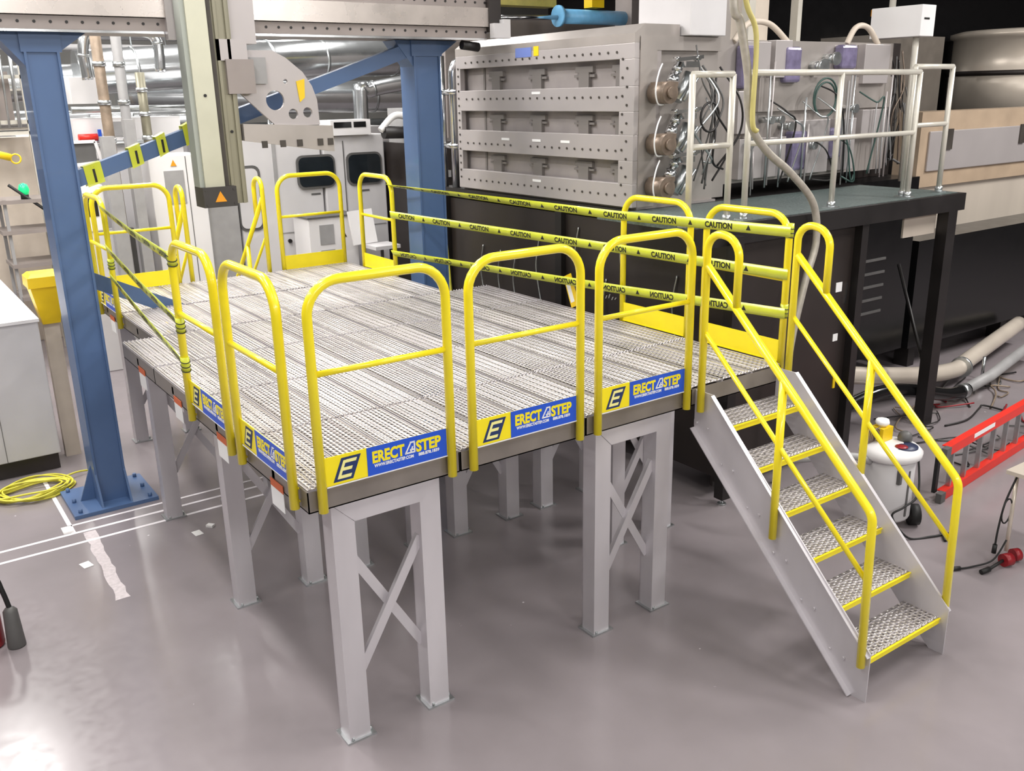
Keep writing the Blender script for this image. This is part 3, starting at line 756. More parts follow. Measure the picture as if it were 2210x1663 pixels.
# tangle between chamber and rack
t = thing('cable_bundle', 'dark tangle of cables and small pipes between chamber valves and rack', 'cables', (4.95, 2.1, 2.5))
for k in range(11):
    x = 4.72+rnd.random()*.5; z = 3.98-rnd.random()*.6
    MB().tube(smooth_path([(x, 2.15, z), (x+rnd.uniform(-.15, .15), 2.0, z-.3), (x+rnd.uniform(-.2, .2), 2.02, z-.6), (x+rnd.uniform(-.1, .2), 2.1, 2.6+rnd.random()*.3)]), rnd.uniform(.006, .012), 6).build('cable', [BLK, GRYD, STEEL][k % 3], t)
MB().tube([(4.95+.12*math.cos(a*PI/10), 2.0, 3.28+.13*math.sin(a*PI/10)) for a in range(20)], .011, 6, closed=True).build('cable', BLK, t)

t = thing('cable_bundle', 'dark bundle of cables hanging at the right end of the instrument panel', 'cables', (8.5, 2.5, 2.48))
q = MB(); q.box(8.2, 8.9, 2.7, 3.6, 2.48, 4.0); q.build('backing_cabinet', BLK2, t)
for k in range(14):
    x = 8.35+rnd.random()*.5; z = 3.98-rnd.random()*.7
    MB().tube(smooth_path([(x, 2.5, z), (x+rnd.uniform(-.15, .15), 2.45, z-.4), (x+rnd.uniform(-.15, .15), 2.45, z-.7), (x+rnd.uniform(-.1, .2), 2.5, 2.5+rnd.random()*.3)]), rnd.uniform(.008, .016), 6).build('cable', [BLK, GRYD, STEEL, BRASS][k % 4], t)

t = thing('junction_cabinet', 'white rectangular box above the instrument panel, at the upper right', 'electrical box', (8.28, 2.3, 4.03))
bx(8.15, 8.41, 2.0, 2.62, 4.03, 4.35).build('body', WHT, t, bevel=.006)
q = MB(); q.cyl((8.28, 2.45, 4.35), (8.28, 2.45, 6.5), .035, 10); q.cyl((8.28, 2.12, 2.478), (8.28, 2.12, 4.03), .035, 8); q.build('conduit', WPOST, t)
MB().box(8.2, 8.3, 1.997, 2.0, 4.2, 4.22).build('nameplate', BLET, t)

# black platform and base
t = thing('black_machine_base', 'large black steel base and walkway carrying the chamber and the instrument panel', 'machine base', (5.8, 3.2, 0))
q = MB(); q.box(4.2, 7.68, 2.2, 5.6, 2.38, 2.478); q.build('top_frame', BLK, t)
q = MB(); q.box(4.22, 4.26, 1.02, 5.5, .22, 2.36); q.box(4.26, 6.02, 1.10, 1.13, .15, 2.36); q.box(4.26, 6.1, 1.13, 1.16, .1, 2.36); q.build('side_panel', BLK2, t)
bx(6.15, 7.68, 2.3, 5.4, .34, 2.379).build('equipment_bay', BLKG, t); bx(7.68, 8.95, 2.3, 5.4, .34, 2.478).build('equipment_bay', BLKG, t); bx(4.5, 8.8, 5.42, 5.5, .1, 2.38).build('rear_panel', BLKG, t)
for (x, y) in ((4.16, .92), (4.16, 3.2), (4.16, 5.4), (6.0, 1.02)):
    bx(x, x+.1, y, y+.1, .06, 2.38).build('leg', BLK, t)
    MB().cyl((x+.05, y+.05, 0), (x+.05, y+.05, .06), .014, 8).cyl((x+.05, y+.05, 0), (x+.05, y+.05, .012), .04, 10).build('levelling_foot', STEEL, t)
q = MB(); q.box(4.214, 4.22, 2.9, 3.15, 1.62, 1.70); q.build('faint_label', GRYD, t)
q = MB()
for k in range(10):
    y = 1.5+.35*k+rnd.random()*.15; z = 1.2+rnd.random()*.9
    q.tube(smooth_path([(4.21, y, z+.3), (4.19, y+.03, z), (4.2, y-.05, z-.4)]), .007, 6)
q.build('loose_wires', STEEL, t)
q = MB()
for k in range(6): q.bar((4.216, 2.66-.045*k, 1.60+.01*(k % 2)), (4.216, 2.645-.045*k, 1.65-.02*(k % 3 > 0)), .003, .012, (1, 0, 0))
q.build('white_marking', LBL, t)
for (x, z, s_) in ((5.78, 1.68, .09), (5.8, 1.2, .07)):
    bx(x, x+s_, 1.094, 1.10, z, z+s_).build('paper_label', LBL, t)
MB().box(5.93, 5.95, 1.09, 1.1, 1.55, 1.75).build('door_handle', CHROME, t)
q = MB(); q.box(5.86, 5.89, 1.09, 1.1, .72, .85); q.build('yellow_sticker', YPL, t)
q = MB()
for k in range(6): q.box(6.6, 7.0, 2.285, 2.3, .9+.12*k, .94+.12*k)
for k in range(5): q.box(8.0, 8.4, 2.285, 2.3, .9+.16*k, .93+.16*k)
q.cyl((7.1, 2.25, .9), (7.15, 2.25, 1.5), .03, 8); q.build('inner_fittings', GRYD, t)
q = MB(); q.mi = 0
for k in range(8): q.box(4.33+.0, 4.34, 1.4+k*.4, 1.45+k*.4, 1, 1.2)
q.build('rack_tabs', GRYD, t)

bx(3.78, 7.68, 1.0, 1.06, 2.30, 2.47).build('front_beam', BLK, t); bx(7.62, 7.68, 1.06, 2.2, 2.30, 2.47).build('side_beam', BLK, t)
bx(3.78, 7.62, 1.06, 2.2, 2.44, 2.475).build('grating', TURQ, t)
q = MB(); q.box(7.40, 7.56, 1.0, 1.12, 0, 2.30); q.build('corner_leg', BLK, t)
q = MB(); q.box(6.82, 7.38, 1.12, 1.14, 2.08, 2.28); q.build('hanging_plate', STAIN, t)
q = MB(); q.cyl((7.45, 1.06, .55), (7.9, 1.8, 1.6), .02, 8); q.build('stay', BLK, t)

# white handrails on the walkway
def wrail(label, posts, zt, zm, zb, y, extra=None):
    t = thing('walkway_railing', label, 'handrail', (posts[0], y, zb), 'white painted railings on the black walkway')
    r = .026
    q = MB(); q.tube([(posts[0], y, zt), (posts[-1], y, zt)], r, 10); q.build('top_rail', WPOST, t)
    q = MB(); q.tube([(posts[0], y, zm), (posts[-1], y, zm)], r*.9, 10); q.build('mid_rail', WPOST, t)
    for x in posts:
        q = MB(); q.tube([(x, y, zb), (x, y, zt)], r, 10); q.build('post', WPOST, t)
        q = MB(); q.box(x-.06, x+.06, y-.05, y+.05, zb, zb+.012); q.cyl((x, y, zb), (x, y, zb+.06), .036, 10); q.build('foot', STEEL, t)
    return t
wrail('short white railing nearest the bronze valves', [3.80, 4.25], 3.63, 3.09, 2.475, 1.12)
wrail('long white railing with three posts in front of the instrument panel', [4.46, 5.63, 6.82], 3.64, 3.09, 2.475, 1.12)
t = wrail('short white railing at the far right end of the walkway', [6.86, 7.50], 3.69, 3.15, 2.475, 1.2)

# big flexible conduit hanging down in front
MBh = MB().tube(smooth_path([(3.98, .93, 5.0), (4.0, .93, 4.14), (4.08, .93, 4.0), (4.2, .93, 3.62), (4.22, .93, 3.4), (4.3, .93, 3.2), (4.5, .93, 3.02), (4.8, .93, 2.84), (5.12, .93, 2.57), (5.2, .93, 2.24), (5.1, .93, 1.92), (4.99, .93, 1.5), (4.93, .93, 1.1), (4.92, .95, .5), (4.95, .98, .0)]), .032, 10)
solo(MBh, 'flexible_conduit', mat('conduit_grey', 'B5AFA4', .4, .3, noise=.12, scale=20), 'grey flexible conduit looping down past the white railings to the floor', 'conduit')
solo(MB().tube(smooth_path([(4.02, .87, 5.0), (4.05, .87, 4.2), (4.2, .87, 3.9), (4.21, .87, 3.3), (4.27, .87, 3.2)]), .02, 8), 'yellow_hose', mat('faded_yellow_hose', 'C6BB74', .5, noise=.1), 'yellow hose hanging beside the flexible conduit, above the stair rails', 'hose')

# dark partition and equipment at the far right
solo(bx(9.0, 19.5, 5.7, 5.8, 0, 8.5), 'black_partition', BLKG, 'tall black partition behind the instrument panel', 'partition')
t = thing('overhead_rack', 'grey overhead frame with pillars above the instrument panel', 'frame', (6.6, 3.6, 3.98))
q = MB(); q.box(5.55, 5.72, 3.3, 3.5, 4.0, 6); q.box(6.55, 6.65, 3.0, 3.1, 4.0, 6); q.box(7.35, 7.42, 3.0, 3.1, 4.0, 6); q.build('pillar', WPOST, t)
q = MB(); q.box(5.72, 6.0, 3.5, 3.6, 4.0, 6); q.build('violet_panel', mat('violet_grey', '6E6574', .5), t)
q = MB(); q.box(6.75, 7.1, 3.2, 3.5, 3.98, 4.6); q.build('beige_box', CRP, t)
t = thing('stainless_tank', 'tall round stainless tank in the upper right corner', 'tank', (15.1, 4.4, 0))
q = MB(); q.lathe((15.1, 4.4, 0), [(1.12, 3.0), (1.12, 3.7), (1.1, 3.72), (1.1, 4.25), (1.16, 4.27), (1.16, 4.34), (1.0, 4.38)], 48); q.build('shell', STAIN, t)
q = MB(); q.lathe((15.1, 4.4, 0), [(1.13, 3.66), (1.15, 3.67), (1.15, 3.73), (1.13, 3.74)], 48); q.build('dark_band', BLK2, t)
q = MB(); q.box(12.1, 16.6, 3.2, 5.4, 2.86, 3.0); q.build('support_shelf', BLK, t)
q = MB(); q.box(14.2, 14.45, 3.2, 3.28, 3.05, 3.5); q.box(14.45, 14.65, 3.2, 3.28, 3.1, 3.35); q.build('black_clamp', BLK, t)
bx(12.2, 16.5, 3.9, 5.4, 0, 2.86).build('stand', BLK, t)
t = thing('access_cover', 'broad brown and grey stainless access cover at the right edge below the tank', 'access cover', (11.2, 2.8, 0))
q = MB(); q.box(9.6, 13.6, 2.75, 3.1, 2.26, 3.2); q.build('brown_plate', BROWN, t)
q = MB(); q.box(9.78, 13.6, 2.72, 2.75, 2.46, 2.96); q.build('grey_door', CHAM, t, bevel=.01)
for x in (10.15, 12.0): bx(x, x+.13, 2.70, 2.72, 2.72, 2.98).build('hinge', DK, t)
bx(9.75, 13.6, 2.8, 3.1, 1.68, 2.26).build('lower_tank_wall', STAIN, t)
bx(9.1, 14.2, 2.3, 3.1, .3, 1.68).build('black_body', BLKG, t)
for x in (9.3, 11.6, 13.9): bx(x, x+.15, 2.4, 2.6, 0, .3).build('leg', BLK, t)
t = thing('grey_equipment_cabinet', 'dark grey cabinet with cable loop standing left of the stainless tank', 'cabinet', (11, 4.4, 0))
bx(10.3, 12.0, 4.0, 4.9, 2.9, 4.2).build('body', mat('mid_dark_grey', '6E675F', .5, .2, noise=.1), t); bx(10.3, 12.0, 4.05, 4.9, 0, 2.9).build('plinth', BLK, t)
MB().tube([(10.7+.3*math.cos(a*PI/12), 3.95, 3.35+.4*math.sin(a*PI/12)) for a in range(24)], .012, 6, closed=True).build('cable_loop', BLK, t)
tag(MB().box(10.6, 10.75, 5.69, 5.7, 4.35, 4.4).box(12.6, 13.1, 5.69, 5.7, 4.62, 4.72).build('wall_sticker', AMB), 'small pale yellow label on the black partition', 'label')

# floor things at the right
t = thing('silver_pipe_run', 'fat silver pipe lying low behind the black leg, right of the stairs', 'pipe', (8.5, 1.6, .05))
MB().tube(smooth_path([(6.7, 1.75, .55), (7.4, 1.65, .42), (8.3, 1.6, .27), (9.0, 1.6, .2), (9.5, 1.7, .22), (11.5, 2.1, .3)]), .10, 16).build('pipe', STAIN, t)
MB().cyl((9.15, 1.6, .2), (9.2, 1.61, .2), .13, 16).build('clamp', STEEL, t); MB().cyl((9.5, 1.5, .0), (9.5, 1.5, .3), .02, 8).build('support_rod', STEEL, t)
t = thing('grey_pipe_run', 'slimmer dark grey pipe bending in front of the fat silver pipe', 'pipe', (7.8, 1.2, .05))
MB().tube(smooth_path([(6.4, 1.3, .35), (6.9, 1.25, .42), (7.4, 1.2, .36), (8.2, 1.2, .15), (8.6, 1.2, .13)]), .075, 14).build('hose_section', BLKG, t)
MB().tube([(8.5, 1.2, .13), (9.2, 1.25, .17), (10.8, 1.5, .3)], .065, 14).build('pipe', GRY, t)
MB().cyl((8.47, 1.2, .13), (8.56, 1.2, .13), .085, 14).build('coupling', STEEL, t)
q = MB()
for k in range(26):
    x = 6.6+rnd.random()*3.2; y = .2+rnd.random()*1.4
    pts = [(x, y, .012)]
    for j in range(4): pts.append((pts[-1][0]+rnd.uniform(-.1, .5), pts[-1][1]+rnd.uniform(-.25, .25), .012+rnd.random()*.03))
    q.mi = k % 4; q.tube(smooth_path(pts, 5), rnd.uniform(.006, .012), 6)
solo(q, 'floor_cables', [BLK, GRYD, DRED, COPP], 'mess of dark cables on the floor beyond the red ladder', 'cables', kind='stuff')

# vacuum drum
cx, cy = 4.98, -.12
t = thing('shop_vacuum', 'light grey drum vacuum cleaner with round dark lid panel standing behind the stairs', 'vacuum cleaner', (cx, cy, 0))
MB().lathe((cx, cy, 0), [(.19, .10), (.20, .12), (.205, .60), (.195, .62)]).build('drum', WGR, t)
MB().lathe((cx, cy, 0), [(.225, .62), (.245, .64), (.25, .68), (.22, .71), (.10, .725)]).build('lid', WHT, t)
MB().lathe((cx+.04, cy-.09, 0), [(.11, .711), (.11, .722), (.02, .726)]).build('lid_disc', mat('navy_disc', '2B3350', .4), t)
MB().lathe((cx-.01, cy-.10, 0), [(.05, .727), (.05, .731), (.01, .733)]).build('red_mark', DRED, t)
q = MB(); q.tube(smooth_path([(cx+.21, cy-.1, .69), (cx+.17, cy-.17, .5), (cx+.05, cy-.25, .33), (cx-.12, cy-.24, .27), (cx-.2, cy-.2, .2), (cx-.1, cy-.3, .02), (cx+.1, cy-.4, .012), (cx+.25, cy-.45, .012), (cx+.1, cy-.5, .012), (cx+.28, cy-.36, .015)]), .009, 8); q.build('power_cord', RUB, t)
for s_ in (-1, 1):
    q = MB(); a = Vector((cx+.16, cy-.13, .09)) if s_ > 0 else Vector((cx-.16, cy+.13, .09))
    q.cyl(a, a+Vector((.06*s_, -.05*s_, 0)), .09, 18); w_ = q.build('wheel', RUB, t)
    q = MB(); q.cyl(a+Vector((.061*s_, -.051*s_, 0)), a+Vector((.066*s_, -.055*s_, 0)), .06, 16); q.build('wheel_cap', WHT, w_)
q = MB(); q.box(cx-.03, cx-.01, cy-.206, cy-.195, .15, .55); q.box(cx-.13, cx-.1, cy-.19, cy-.16, .45, .57); q.build('latch', GRYD, t)
MB().tube(smooth_path([(cx-.2, cy+.05, .6), (cx-.4, cy+.1, .68), (cx-.75, cy+.35, .66), (cx-.9, cy+.6, .6)]), .03, 10).build('suction_hose', GRY, t)
t = thing('yellow_box', 'small yellow open box standing on the lid of the vacuum cleaner', 'box', (cx+.0, cy+.1, .725))
q = MB(); q.box(cx-.05, cx+.09, cy+.05, cy+.17, .727, .84); q.build('body', YPL, t)
tc_ = MB(); tc_.lathe((cx+.02, cy+.11, 0), [(.03, .84), (.06, .87), (.05, .9), (.02, .89)], 9)
solo(tc_, 'crumpled_paper', PAP, 'crumpled white paper in the yellow box', 'paper')
q = MB(); q.lathe((cx+.16, cy-.02, 0), [(.055, .715), (.06, .74), (.05, .78), (.02, .8)], 16)
solo(q, 'tool_head', GRYD, 'dark rounded tool lying on the vacuum lid right of the yellow box', 'tool')
q = MB()
for k in range(5): q.tube(smooth_path([(cx-.14+.02*k, cy+.12, .72), (cx-.16+.03*k, cy+.1, .84), (cx-.1+.02*k, cy+.08, .80), (cx-.08, cy+.1, .735)]), .006, 6)
solo(q, 'hand_tools', [BRASS], 'tangle of small brown tools left of the yellow box', 'tools', kind='stuff')

# red ladder lying on its side
t = thing('red_ladder', 'red fibreglass ladder lying on its edge on the floor at the right', 'ladder', (6.6, -.1, 0))
a = Vector((5.80, -.17, 0)); b = Vector((8.9, .18, 0)); d = (b-a).normalized(); nn = Vector((-d.y, d.x, 0))
for z in (.045, .47):
    q = MB(); q.bar(a+Vector((0, 0, z)), b+Vector((0, 0, z)), .02, .085); q.bar(a+nn*.03+Vector((0, 0, z+.038)), b+nn*.03+Vector((0, 0, z+.038)), .06, .008); q.bar(a+nn*.03+Vector((0, 0, z-.038)), b+nn*.03+Vector((0, 0, z-.038)), .06, .008)
    q.build('side_rail', RED, t)
for k in range(10):
    p = a+d*(.16+.3*k)+nn*.03; q = MB(); q.bar(p+Vector((0, 0, .06)), p+Vector((0, 0, .45)), .04, .03, d); q.build('rung', STEEL, t)
for z in (.045, .47):
    q = MB(); q.bar(a-d*.09+Vector((0, 0, z)), a+Vector((0, 0, z)), .05, .09); q.build('foot', GRYD, t)
q = MB(); q.bar(a-d*.05+nn*.06+Vector((0, 0, .08)), a-d*.05+nn*.06+Vector((0, 0, .44)), .03, .05, d); q.build('foot_bar', RUB, t)
q = MB(); q.bar(a+d*.5-nn*.011+Vector((0, 0, .48)), a+d*.95-nn*.011+Vector((0, 0, .48)), .002, .04); q.build('paper_label', LBL, t)

# right edge cart
t = thing('wheeled_stand', 'metal wheeled stand with hanging cords cut off by the right edge', 'stand', (5.2, -1.15, 0))
q = MB(); q.cyl((5.12, -1.08, .10), (5.24, -1.02, .74), .016, 8); q.cyl((5.55, -1.2, .10), (5.55, -1.2, .74), .016, 8); q.build('leg', STAIN, t)
q = MB(); q.box(5.1, 6.0, -1.35, -1.0, .72, .75); q.box(5.14, 5.6, -1.2, -1.17, .35, .37); q.build('shelf', STAIN, t)
q = MB(); q.cyl((5.05, -1.1, .05), (5.12, -1.12, .05), .05, 16); q.cyl((5.19, -1.1, .05), (5.24, -1.12, .05), .05, 16); q.build('caster', DRED, t)
q = MB(); q.tube(smooth_path([(5.2, -1.05, .72), (5.1, -1.03, .5), (5.05, -1.03, .3), (5.04, -1.03, .16)]), .008, 6); q.cyl((5.04, -1.03, .16), (5.035, -1.03, .09), .018, 8)
q.tube([(5.12+.07*math.cos(a_*PI/8), -1.04, .42+.1*math.sin(a_*PI/8)) for a_ in range(16)], .006, 6, closed=True)
q.tube(smooth_path([(5.1, -1.08, .2), (5.0, -1.05, .05), (4.85, -.98, .012), (4.72, -.93, .014)]), .007, 6); q.cyl((4.74, -.94, .018), (4.66, -.9, .018), .017, 8)
q.build('cord', RUB, t)
q = MB(); q.cyl((4.88, -1.09, .03), (5.06, -1.1, .05), .012, 8); q.cyl((4.8, -1.07, .02), (4.88, -1.09, .03), .02, 8); q.build('plug', [RUB], t)

# ------------------------------------------------------------------ floor marks and left-side things
def line(x0, x1, y0, y1, lab, m=WLINE):
    return solo(bx(x0, x1, y0, y1, .0005, .002), 'floor_tape_line', m, lab, 'floor marking')
line(-3, 1.35, 3.68, 3.715, 'white floor line nearest the viewer, under the left of the platform')
line(-3, 1.35, 3.90, 3.935, 'white floor line, middle one of three before the left column')
line(-.60, 1.6, 4.08, 4.11, 'white floor line touching the blue column base plate')
line(-.60, -.565, 3.935, 5.3, 'white floor line running back along the left side of the blue column base')
solo(bx(-.66, -.58, 3.94, 4.06, .002, .02), 'white_tape_roll', PAP, 'white lump of tape at the end of the floor lines', 'tape')
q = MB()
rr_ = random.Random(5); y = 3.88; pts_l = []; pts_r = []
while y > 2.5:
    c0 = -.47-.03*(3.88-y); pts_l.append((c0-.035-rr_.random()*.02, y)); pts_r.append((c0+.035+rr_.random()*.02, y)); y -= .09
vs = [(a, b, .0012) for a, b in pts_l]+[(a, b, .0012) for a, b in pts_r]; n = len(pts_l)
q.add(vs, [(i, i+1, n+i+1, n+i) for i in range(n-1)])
solo(q, 'whitish_floor_strip', WSTRIP, 'ragged whitish strip on the floor running toward the viewer from the blue column', 'floor marking')  # flat whitish strip with ragged edges, lying just above the floor
for i, (x, y, s_) in enumerate([(-.62, 3.25, .075), (.27, 3.27, .07), (.40, 3.33, .045)]):
    q = MB(); q.tf = Matrix.Translation((x, y, .001)) @ Matrix.Rotation([.2, .1, .7][i], 4, 'Z'); q.box(-s_/2, s_/2, -s_*.7, s_*.7, 0, .004 if i < 2 else .02)
    solo(q, 'paper_scrap', PAP, ['white square scrap on the floor left of the whitish strip', 'white square scrap on the floor under the left side of the platform', 'small crumpled white scrap beside the square one under the platform'][i], 'scrap')
q = MB()
rr_ = random.Random(11)
for k in range(9):
    pts = []; ra = .36+rr_.uniform(-.08, .05); rb = .22+rr_.uniform(-.05, .05); ox, oy = rr_.uniform(-.04, .04), rr_.uniform(-.04, .04); ph = rr_.random()*6
    for i in range(28):
        a_ = i*2*PI/28+ph; pts.append((-.72+ox+ra*math.cos(a_), 5.08+oy+rb*math.sin(a_)+.03*math.sin(3*a_+ph), .012+.012*(k % 5)+.008*math.sin(2*a_+k)+.008))
    q.tube(pts, .009, 6, closed=True)
q.tube(smooth_path([(-.5, 5.2, .03), (-.3, 5.25, .05), (-.15, 5.3, .02)]), .009, 6)
solo(q, 'cable_coil', YCAB, 'coil of yellow cable on the floor left of the blue column', 'cable')

t = thing('machine_cabinet', 'white floor cabinet with dark plinth at the left edge of the picture', 'cabinet', (-.55, 6.6, 0))
bx(-1.35, -.36, 5.58, 8.2, .17, 1.52).build('body', WGR, t, bevel=.01); bx(-1.37, -.35, 5.56, 8.2, 1.52, 1.55).build('top', WHT, t)
bx(-1.3, -.38, 5.62, 8.1, 0, .17).build('plinth', BLK2, t)
q = MB(); q.box(-.84, -.835, 5.574, 5.58, .17, 1.52); q.build('door_gap', GRYD, t)
q = MB(); q.box(-.95, -.62, 6.1, 6.45, 1.55, 1.565); q.build('keypad', GRY, t)
q = MB(); q.tube(arc_path([(-.62, 6.1, 1.55), (-.62, 6.1, 1.6), (-.62, 6.4, 1.6), (-.62, 6.4, 1.55)], .02), .008, 6); q.build('handle', CHROME, t)
t = thing('emergency_stop', 'yellow and black push button on the white left cabinet', 'switch', (-.78, 6.9, 1.553))
MB().cyl((-.78, 6.9, 1.553), (-.78, 6.9, 1.72), .03, 12).build('stem', RUB, t); MB().lathe((-.78, 6.9, 0), [(.07, 1.72), (.075, 1.76), (.03, 1.80)], 16).build('cap', YPL, t)
t = thing('yellow_hopper', 'yellow plastic hopper on a cream post, between cabinet and blue column', 'hopper', (-.16, 5.95, 0))
q = MB()
def frust(q, cx_, cy_, z0, a0, z1, a1):
    q.add([(cx_-a0, cy_-a0, z0), (cx_+a0, cy_-a0, z0), (cx_+a0, cy_+a0, z0), (cx_-a0, cy_+a0, z0), (cx_-a1, cy_-a1, z1), (cx_+a1, cy_-a1, z1), (cx_+a1, cy_+a1, z1), (cx_-a1, cy_+a1, z1)],
          [(0, 3, 2, 1), (4, 5, 6, 7), (0, 1, 5, 4), (1, 2, 6, 5), (2, 3, 7, 6), (3, 0, 4, 7)])
frust(q, -.20, 5.95, 1.42, .08, 1.80, .145); q.build('bin', YPL, t)
q = MB(); frust(q, -.20, 5.95, 1.80, .165, 1.90, .16); frust(q, -.20, 5.95, 1.90, .155, 1.93, .12); q.build('lid', YPL, t)
bx(-.275, -.13, 5.9, 6.0, 0, 1.42).build('post', CRP, t)

t = thing('fire_extinguisher', 'red fire extinguisher with long dark horn cut off by the left edge', 'fire extinguisher', (-1.4, 2.36, 0))
MB().lathe((-1.39, 2.42, 0), [(.075, 0), (.085, .02), (.085, .42), (.05, .5), (.03, .54)]).build('cylinder', DRED, t)
MB().lathe((-1.25, 2.32, 0), [(.055, .0), (.058, .01), (.045, .27), (.03, .29), (.015, .3)]).build('horn', GRYD, t)
MB().tube(smooth_path([(-1.25, 2.32, .29), (-1.27, 2.33, .42), (-1.3, 2.36, .52), (-1.41, 2.4, .55)]), .016, 8).build('hose', RUB, t)

# ------------------------------------------------------------------ machines behind the deck
t = thing('machining_centre', 'large white machine with rounded dark windows behind the rear guard rail', 'machine', (4.2, 9.2, 0))
bx(2.9, 4.2, 9.0, 11.5, .25, 3.1).build('left_housing', WGR, t, bevel=.02); bx(4.23, 5.25, 8.98, 11.5, .25, 2.98).build('right_housing', WGR, t, bevel=.02)
bx(2.9, 5.2, 9.1, 11.4, 0, .25).build('plinth', BLK2, t)
bx(3.45, 3.5, 8.985, 9.0, .3, 3.05).build('panel_seam', GRY, t); bx(4.55, 4.56, 8.965, 8.98, .3, 2.9).build('panel_seam', GRYD, t)
def rrect(x0, x1, z0, z1, r, y0, y1):
    pts = []
    for cx_, cz_, a0 in ((x1-r, z1-r, 0), (x0+r, z1-r, 90), (x0+r, z0+r, 180), (x1-r, z0+r, 270)):
        for k in range(5): a_ = math.radians(a0+k*22.5); pts.append((cx_+r*math.cos(a_), cz_+r*math.sin(a_)))
    return MB().prism(pts, 1, y0, y1)
for (x0, x1, z0, z1) in ((3.82, 4.37, 2.27, 2.69), (4.62, 5.15, 2.27, 2.69)):
    fr_ = rrect(x0-.03, x1+.03, z0-.03, z1+.03, .1, 8.955, 8.98).build('window_frame', GRYD, t)
    rrect(x0, x1, z0, z1, .08, 8.945, 8.955).build('pane', GLS, fr_)
q = rrect(2.88, 3.24, 1.7, 2.62, .1, 8.985, 8.999); q.build('door_recess', GRYD, t); q = rrect(2.9, 3.2, 1.74, 2.58, .08, 8.975, 8.984); q.build('door_glass', WGR, t)
for bxx, byy in ((4.0, 8.995), (4.8, 8.975)): bx(bxx, bxx+.15, byy-.003, byy, 2.14, 2.165).build('badge', GRYD, t, bevel=.002)
q = MB(); q.cyl((4.15, 8.97, 1.45), (4.15, 9.0, 1.45), .03, 10); q.cyl((4.85, 8.95, 1.48), (4.85, 8.98, 1.48), .03, 10); q.cyl((3.6, 8.97, 1.5), (3.6, 9.0, 1.5), .03, 10); q.build('knob', BLK, t)
q = MB(); q.box(3.5, 4.2, 8.99, 9.0, 1.62, 1.63); q.box(4.3, 5.2, 8.97, 8.98, 1.62, 1.63); q.build('seam', GRY, t)
q = MB(); q.box(4.35, 5.0, 8.9, 9.3, 2.98, 3.2); q.build('top_box', WHT, t); q = MB(); q.box(4.4, 4.68, 8.89, 8.9, 3.09, 3.17); q.box(4.72, 4.92, 8.89, 8.9, 3.09, 3.17); q.build('display', BLKG, t)
t = thing('chip_cabinet', 'low white cabinet with two grey vents in front of the white machine', 'cabinet', (4.1, 8.5, 0))
bx(3.62, 4.38, 8.3, 8.85, .1, 1.88).build('body', WHT, t, bevel=.01); bx(3.6, 4.4, 8.28, 8.86, 1.88, 1.9).build('top', GRYD, t)
q = MB(); q.box(3.78, 4.0, 8.292, 8.3, 1.5, 1.78); q.box(3.78, 4.0, 8.292, 8.3, 1.15, 1.42); q.build('vent', GRY, t); bx(3.66, 4.34, 8.33, 8.8, 0, .1).build('plinth', BLK, t)
q = MB(); q.prism([(4.14, 1.58), (4.2, 1.58), (4.17, 1.64)], 1, 8.294, 8.3); q.build('warning_triangle', DK, t)
t = thing('office_chair', 'white moulded chair beside the low cabinet behind the rear right rail', 'chair', (4.55, 7.9, 0))
q = MB(); q.box(4.38, 4.78, 7.75, 8.15, 1.42, 1.47); q.build('seat', WGR, t); q = MB(); q.bar((4.42, 8.15, 1.47), (4.40, 8.25, 1.95), .38, .04, (0, 1, 0)); q.build('backrest', WHT, t)
q = MB(); q.cyl((4.58, 7.95, .1), (4.58, 7.95, 1.42), .025, 8)
for k in range(5): a_ = k*2*PI/5; q.bar((4.58, 7.95, .08), (4.58+.28*math.cos(a_), 7.95+.28*math.sin(a_), .05), .04, .03)
q.tube([(4.58+.2*math.cos(a_*PI/8), 7.95+.2*math.sin(a_*PI/8), .6) for a_ in range(16)], .012, 6, closed=True)
q.build('pedestal', GRYD, t)

t = thing('electrical_cabinet', 'tall white electrical cabinet with grey vent and warning triangle, left of the pale vertical rail', 'cabinet', (2.1, 9.2, 0))
bx(1.70, 2.42, 8.9, 9.6, .1, 2.82).build('body', WHT, t, bevel=.01); bx(1.88, 2.14, 8.89, 8.9, 2.18, 2.62).build('vent', GRY, t)
MB().prism([(1.98, 2.68), (2.06, 2.68), (2.02, 2.76)], 1, 8.89, 8.9).build('warning_triangle', AMB, t); bx(1.72, 2.4, 8.92, 9.6, 0, .1).build('plinth', BLK, t)
bx(2.18, 2.19, 8.895, 8.9, .12, 2.8).build('door_gap', GRYD, t)
solo(bx(2.42, 2.86, 8.95, 9.5, 0, 2.3), 'grey_cabinet', GRY, 'plain grey cabinet standing between the white cabinet and the windowed machine', 'cabinet', bevel=.01)
q = MB(); q.box(1.42, 1.55, 8.7, 8.85, 0, 3.3); solo(q, 'grey_post', GRY, 'slim grey post behind the rear left guard rail, nearer the white cabinet', 'post', 'grey machine posts behind the rear left rail')
q = MB(); q.box(1.12, 1.28, 8.7, 8.85, 0, 3.1); solo(q, 'grey_post', GRY, 'slim grey post behind the rear left guard rail, farther from the white cabinet', 'post', 'grey machine posts behind the rear left rail')
t = thing('small_machine', 'small white bench machine with screen between the grey posts and the left column', 'machine', (.95, 9.0, 0))
bx(.75, 1.35, 8.95, 9.2, 0, 1.9).build('body', WGR, t, bevel=.01); bx(.8, 1.1, 8.93, 9.2, 1.9, 2.5).build('head', WHT, t, bevel=.02)
bx(.84, 1.0, 8.92, 8.93, 2.1, 2.4).build('screen', BLKG, t)
q = MB(); q.box(1.28, 1.42, 8.98, 9.1, 1.2, 1.9); q.build('side_panel', GRYD, t)
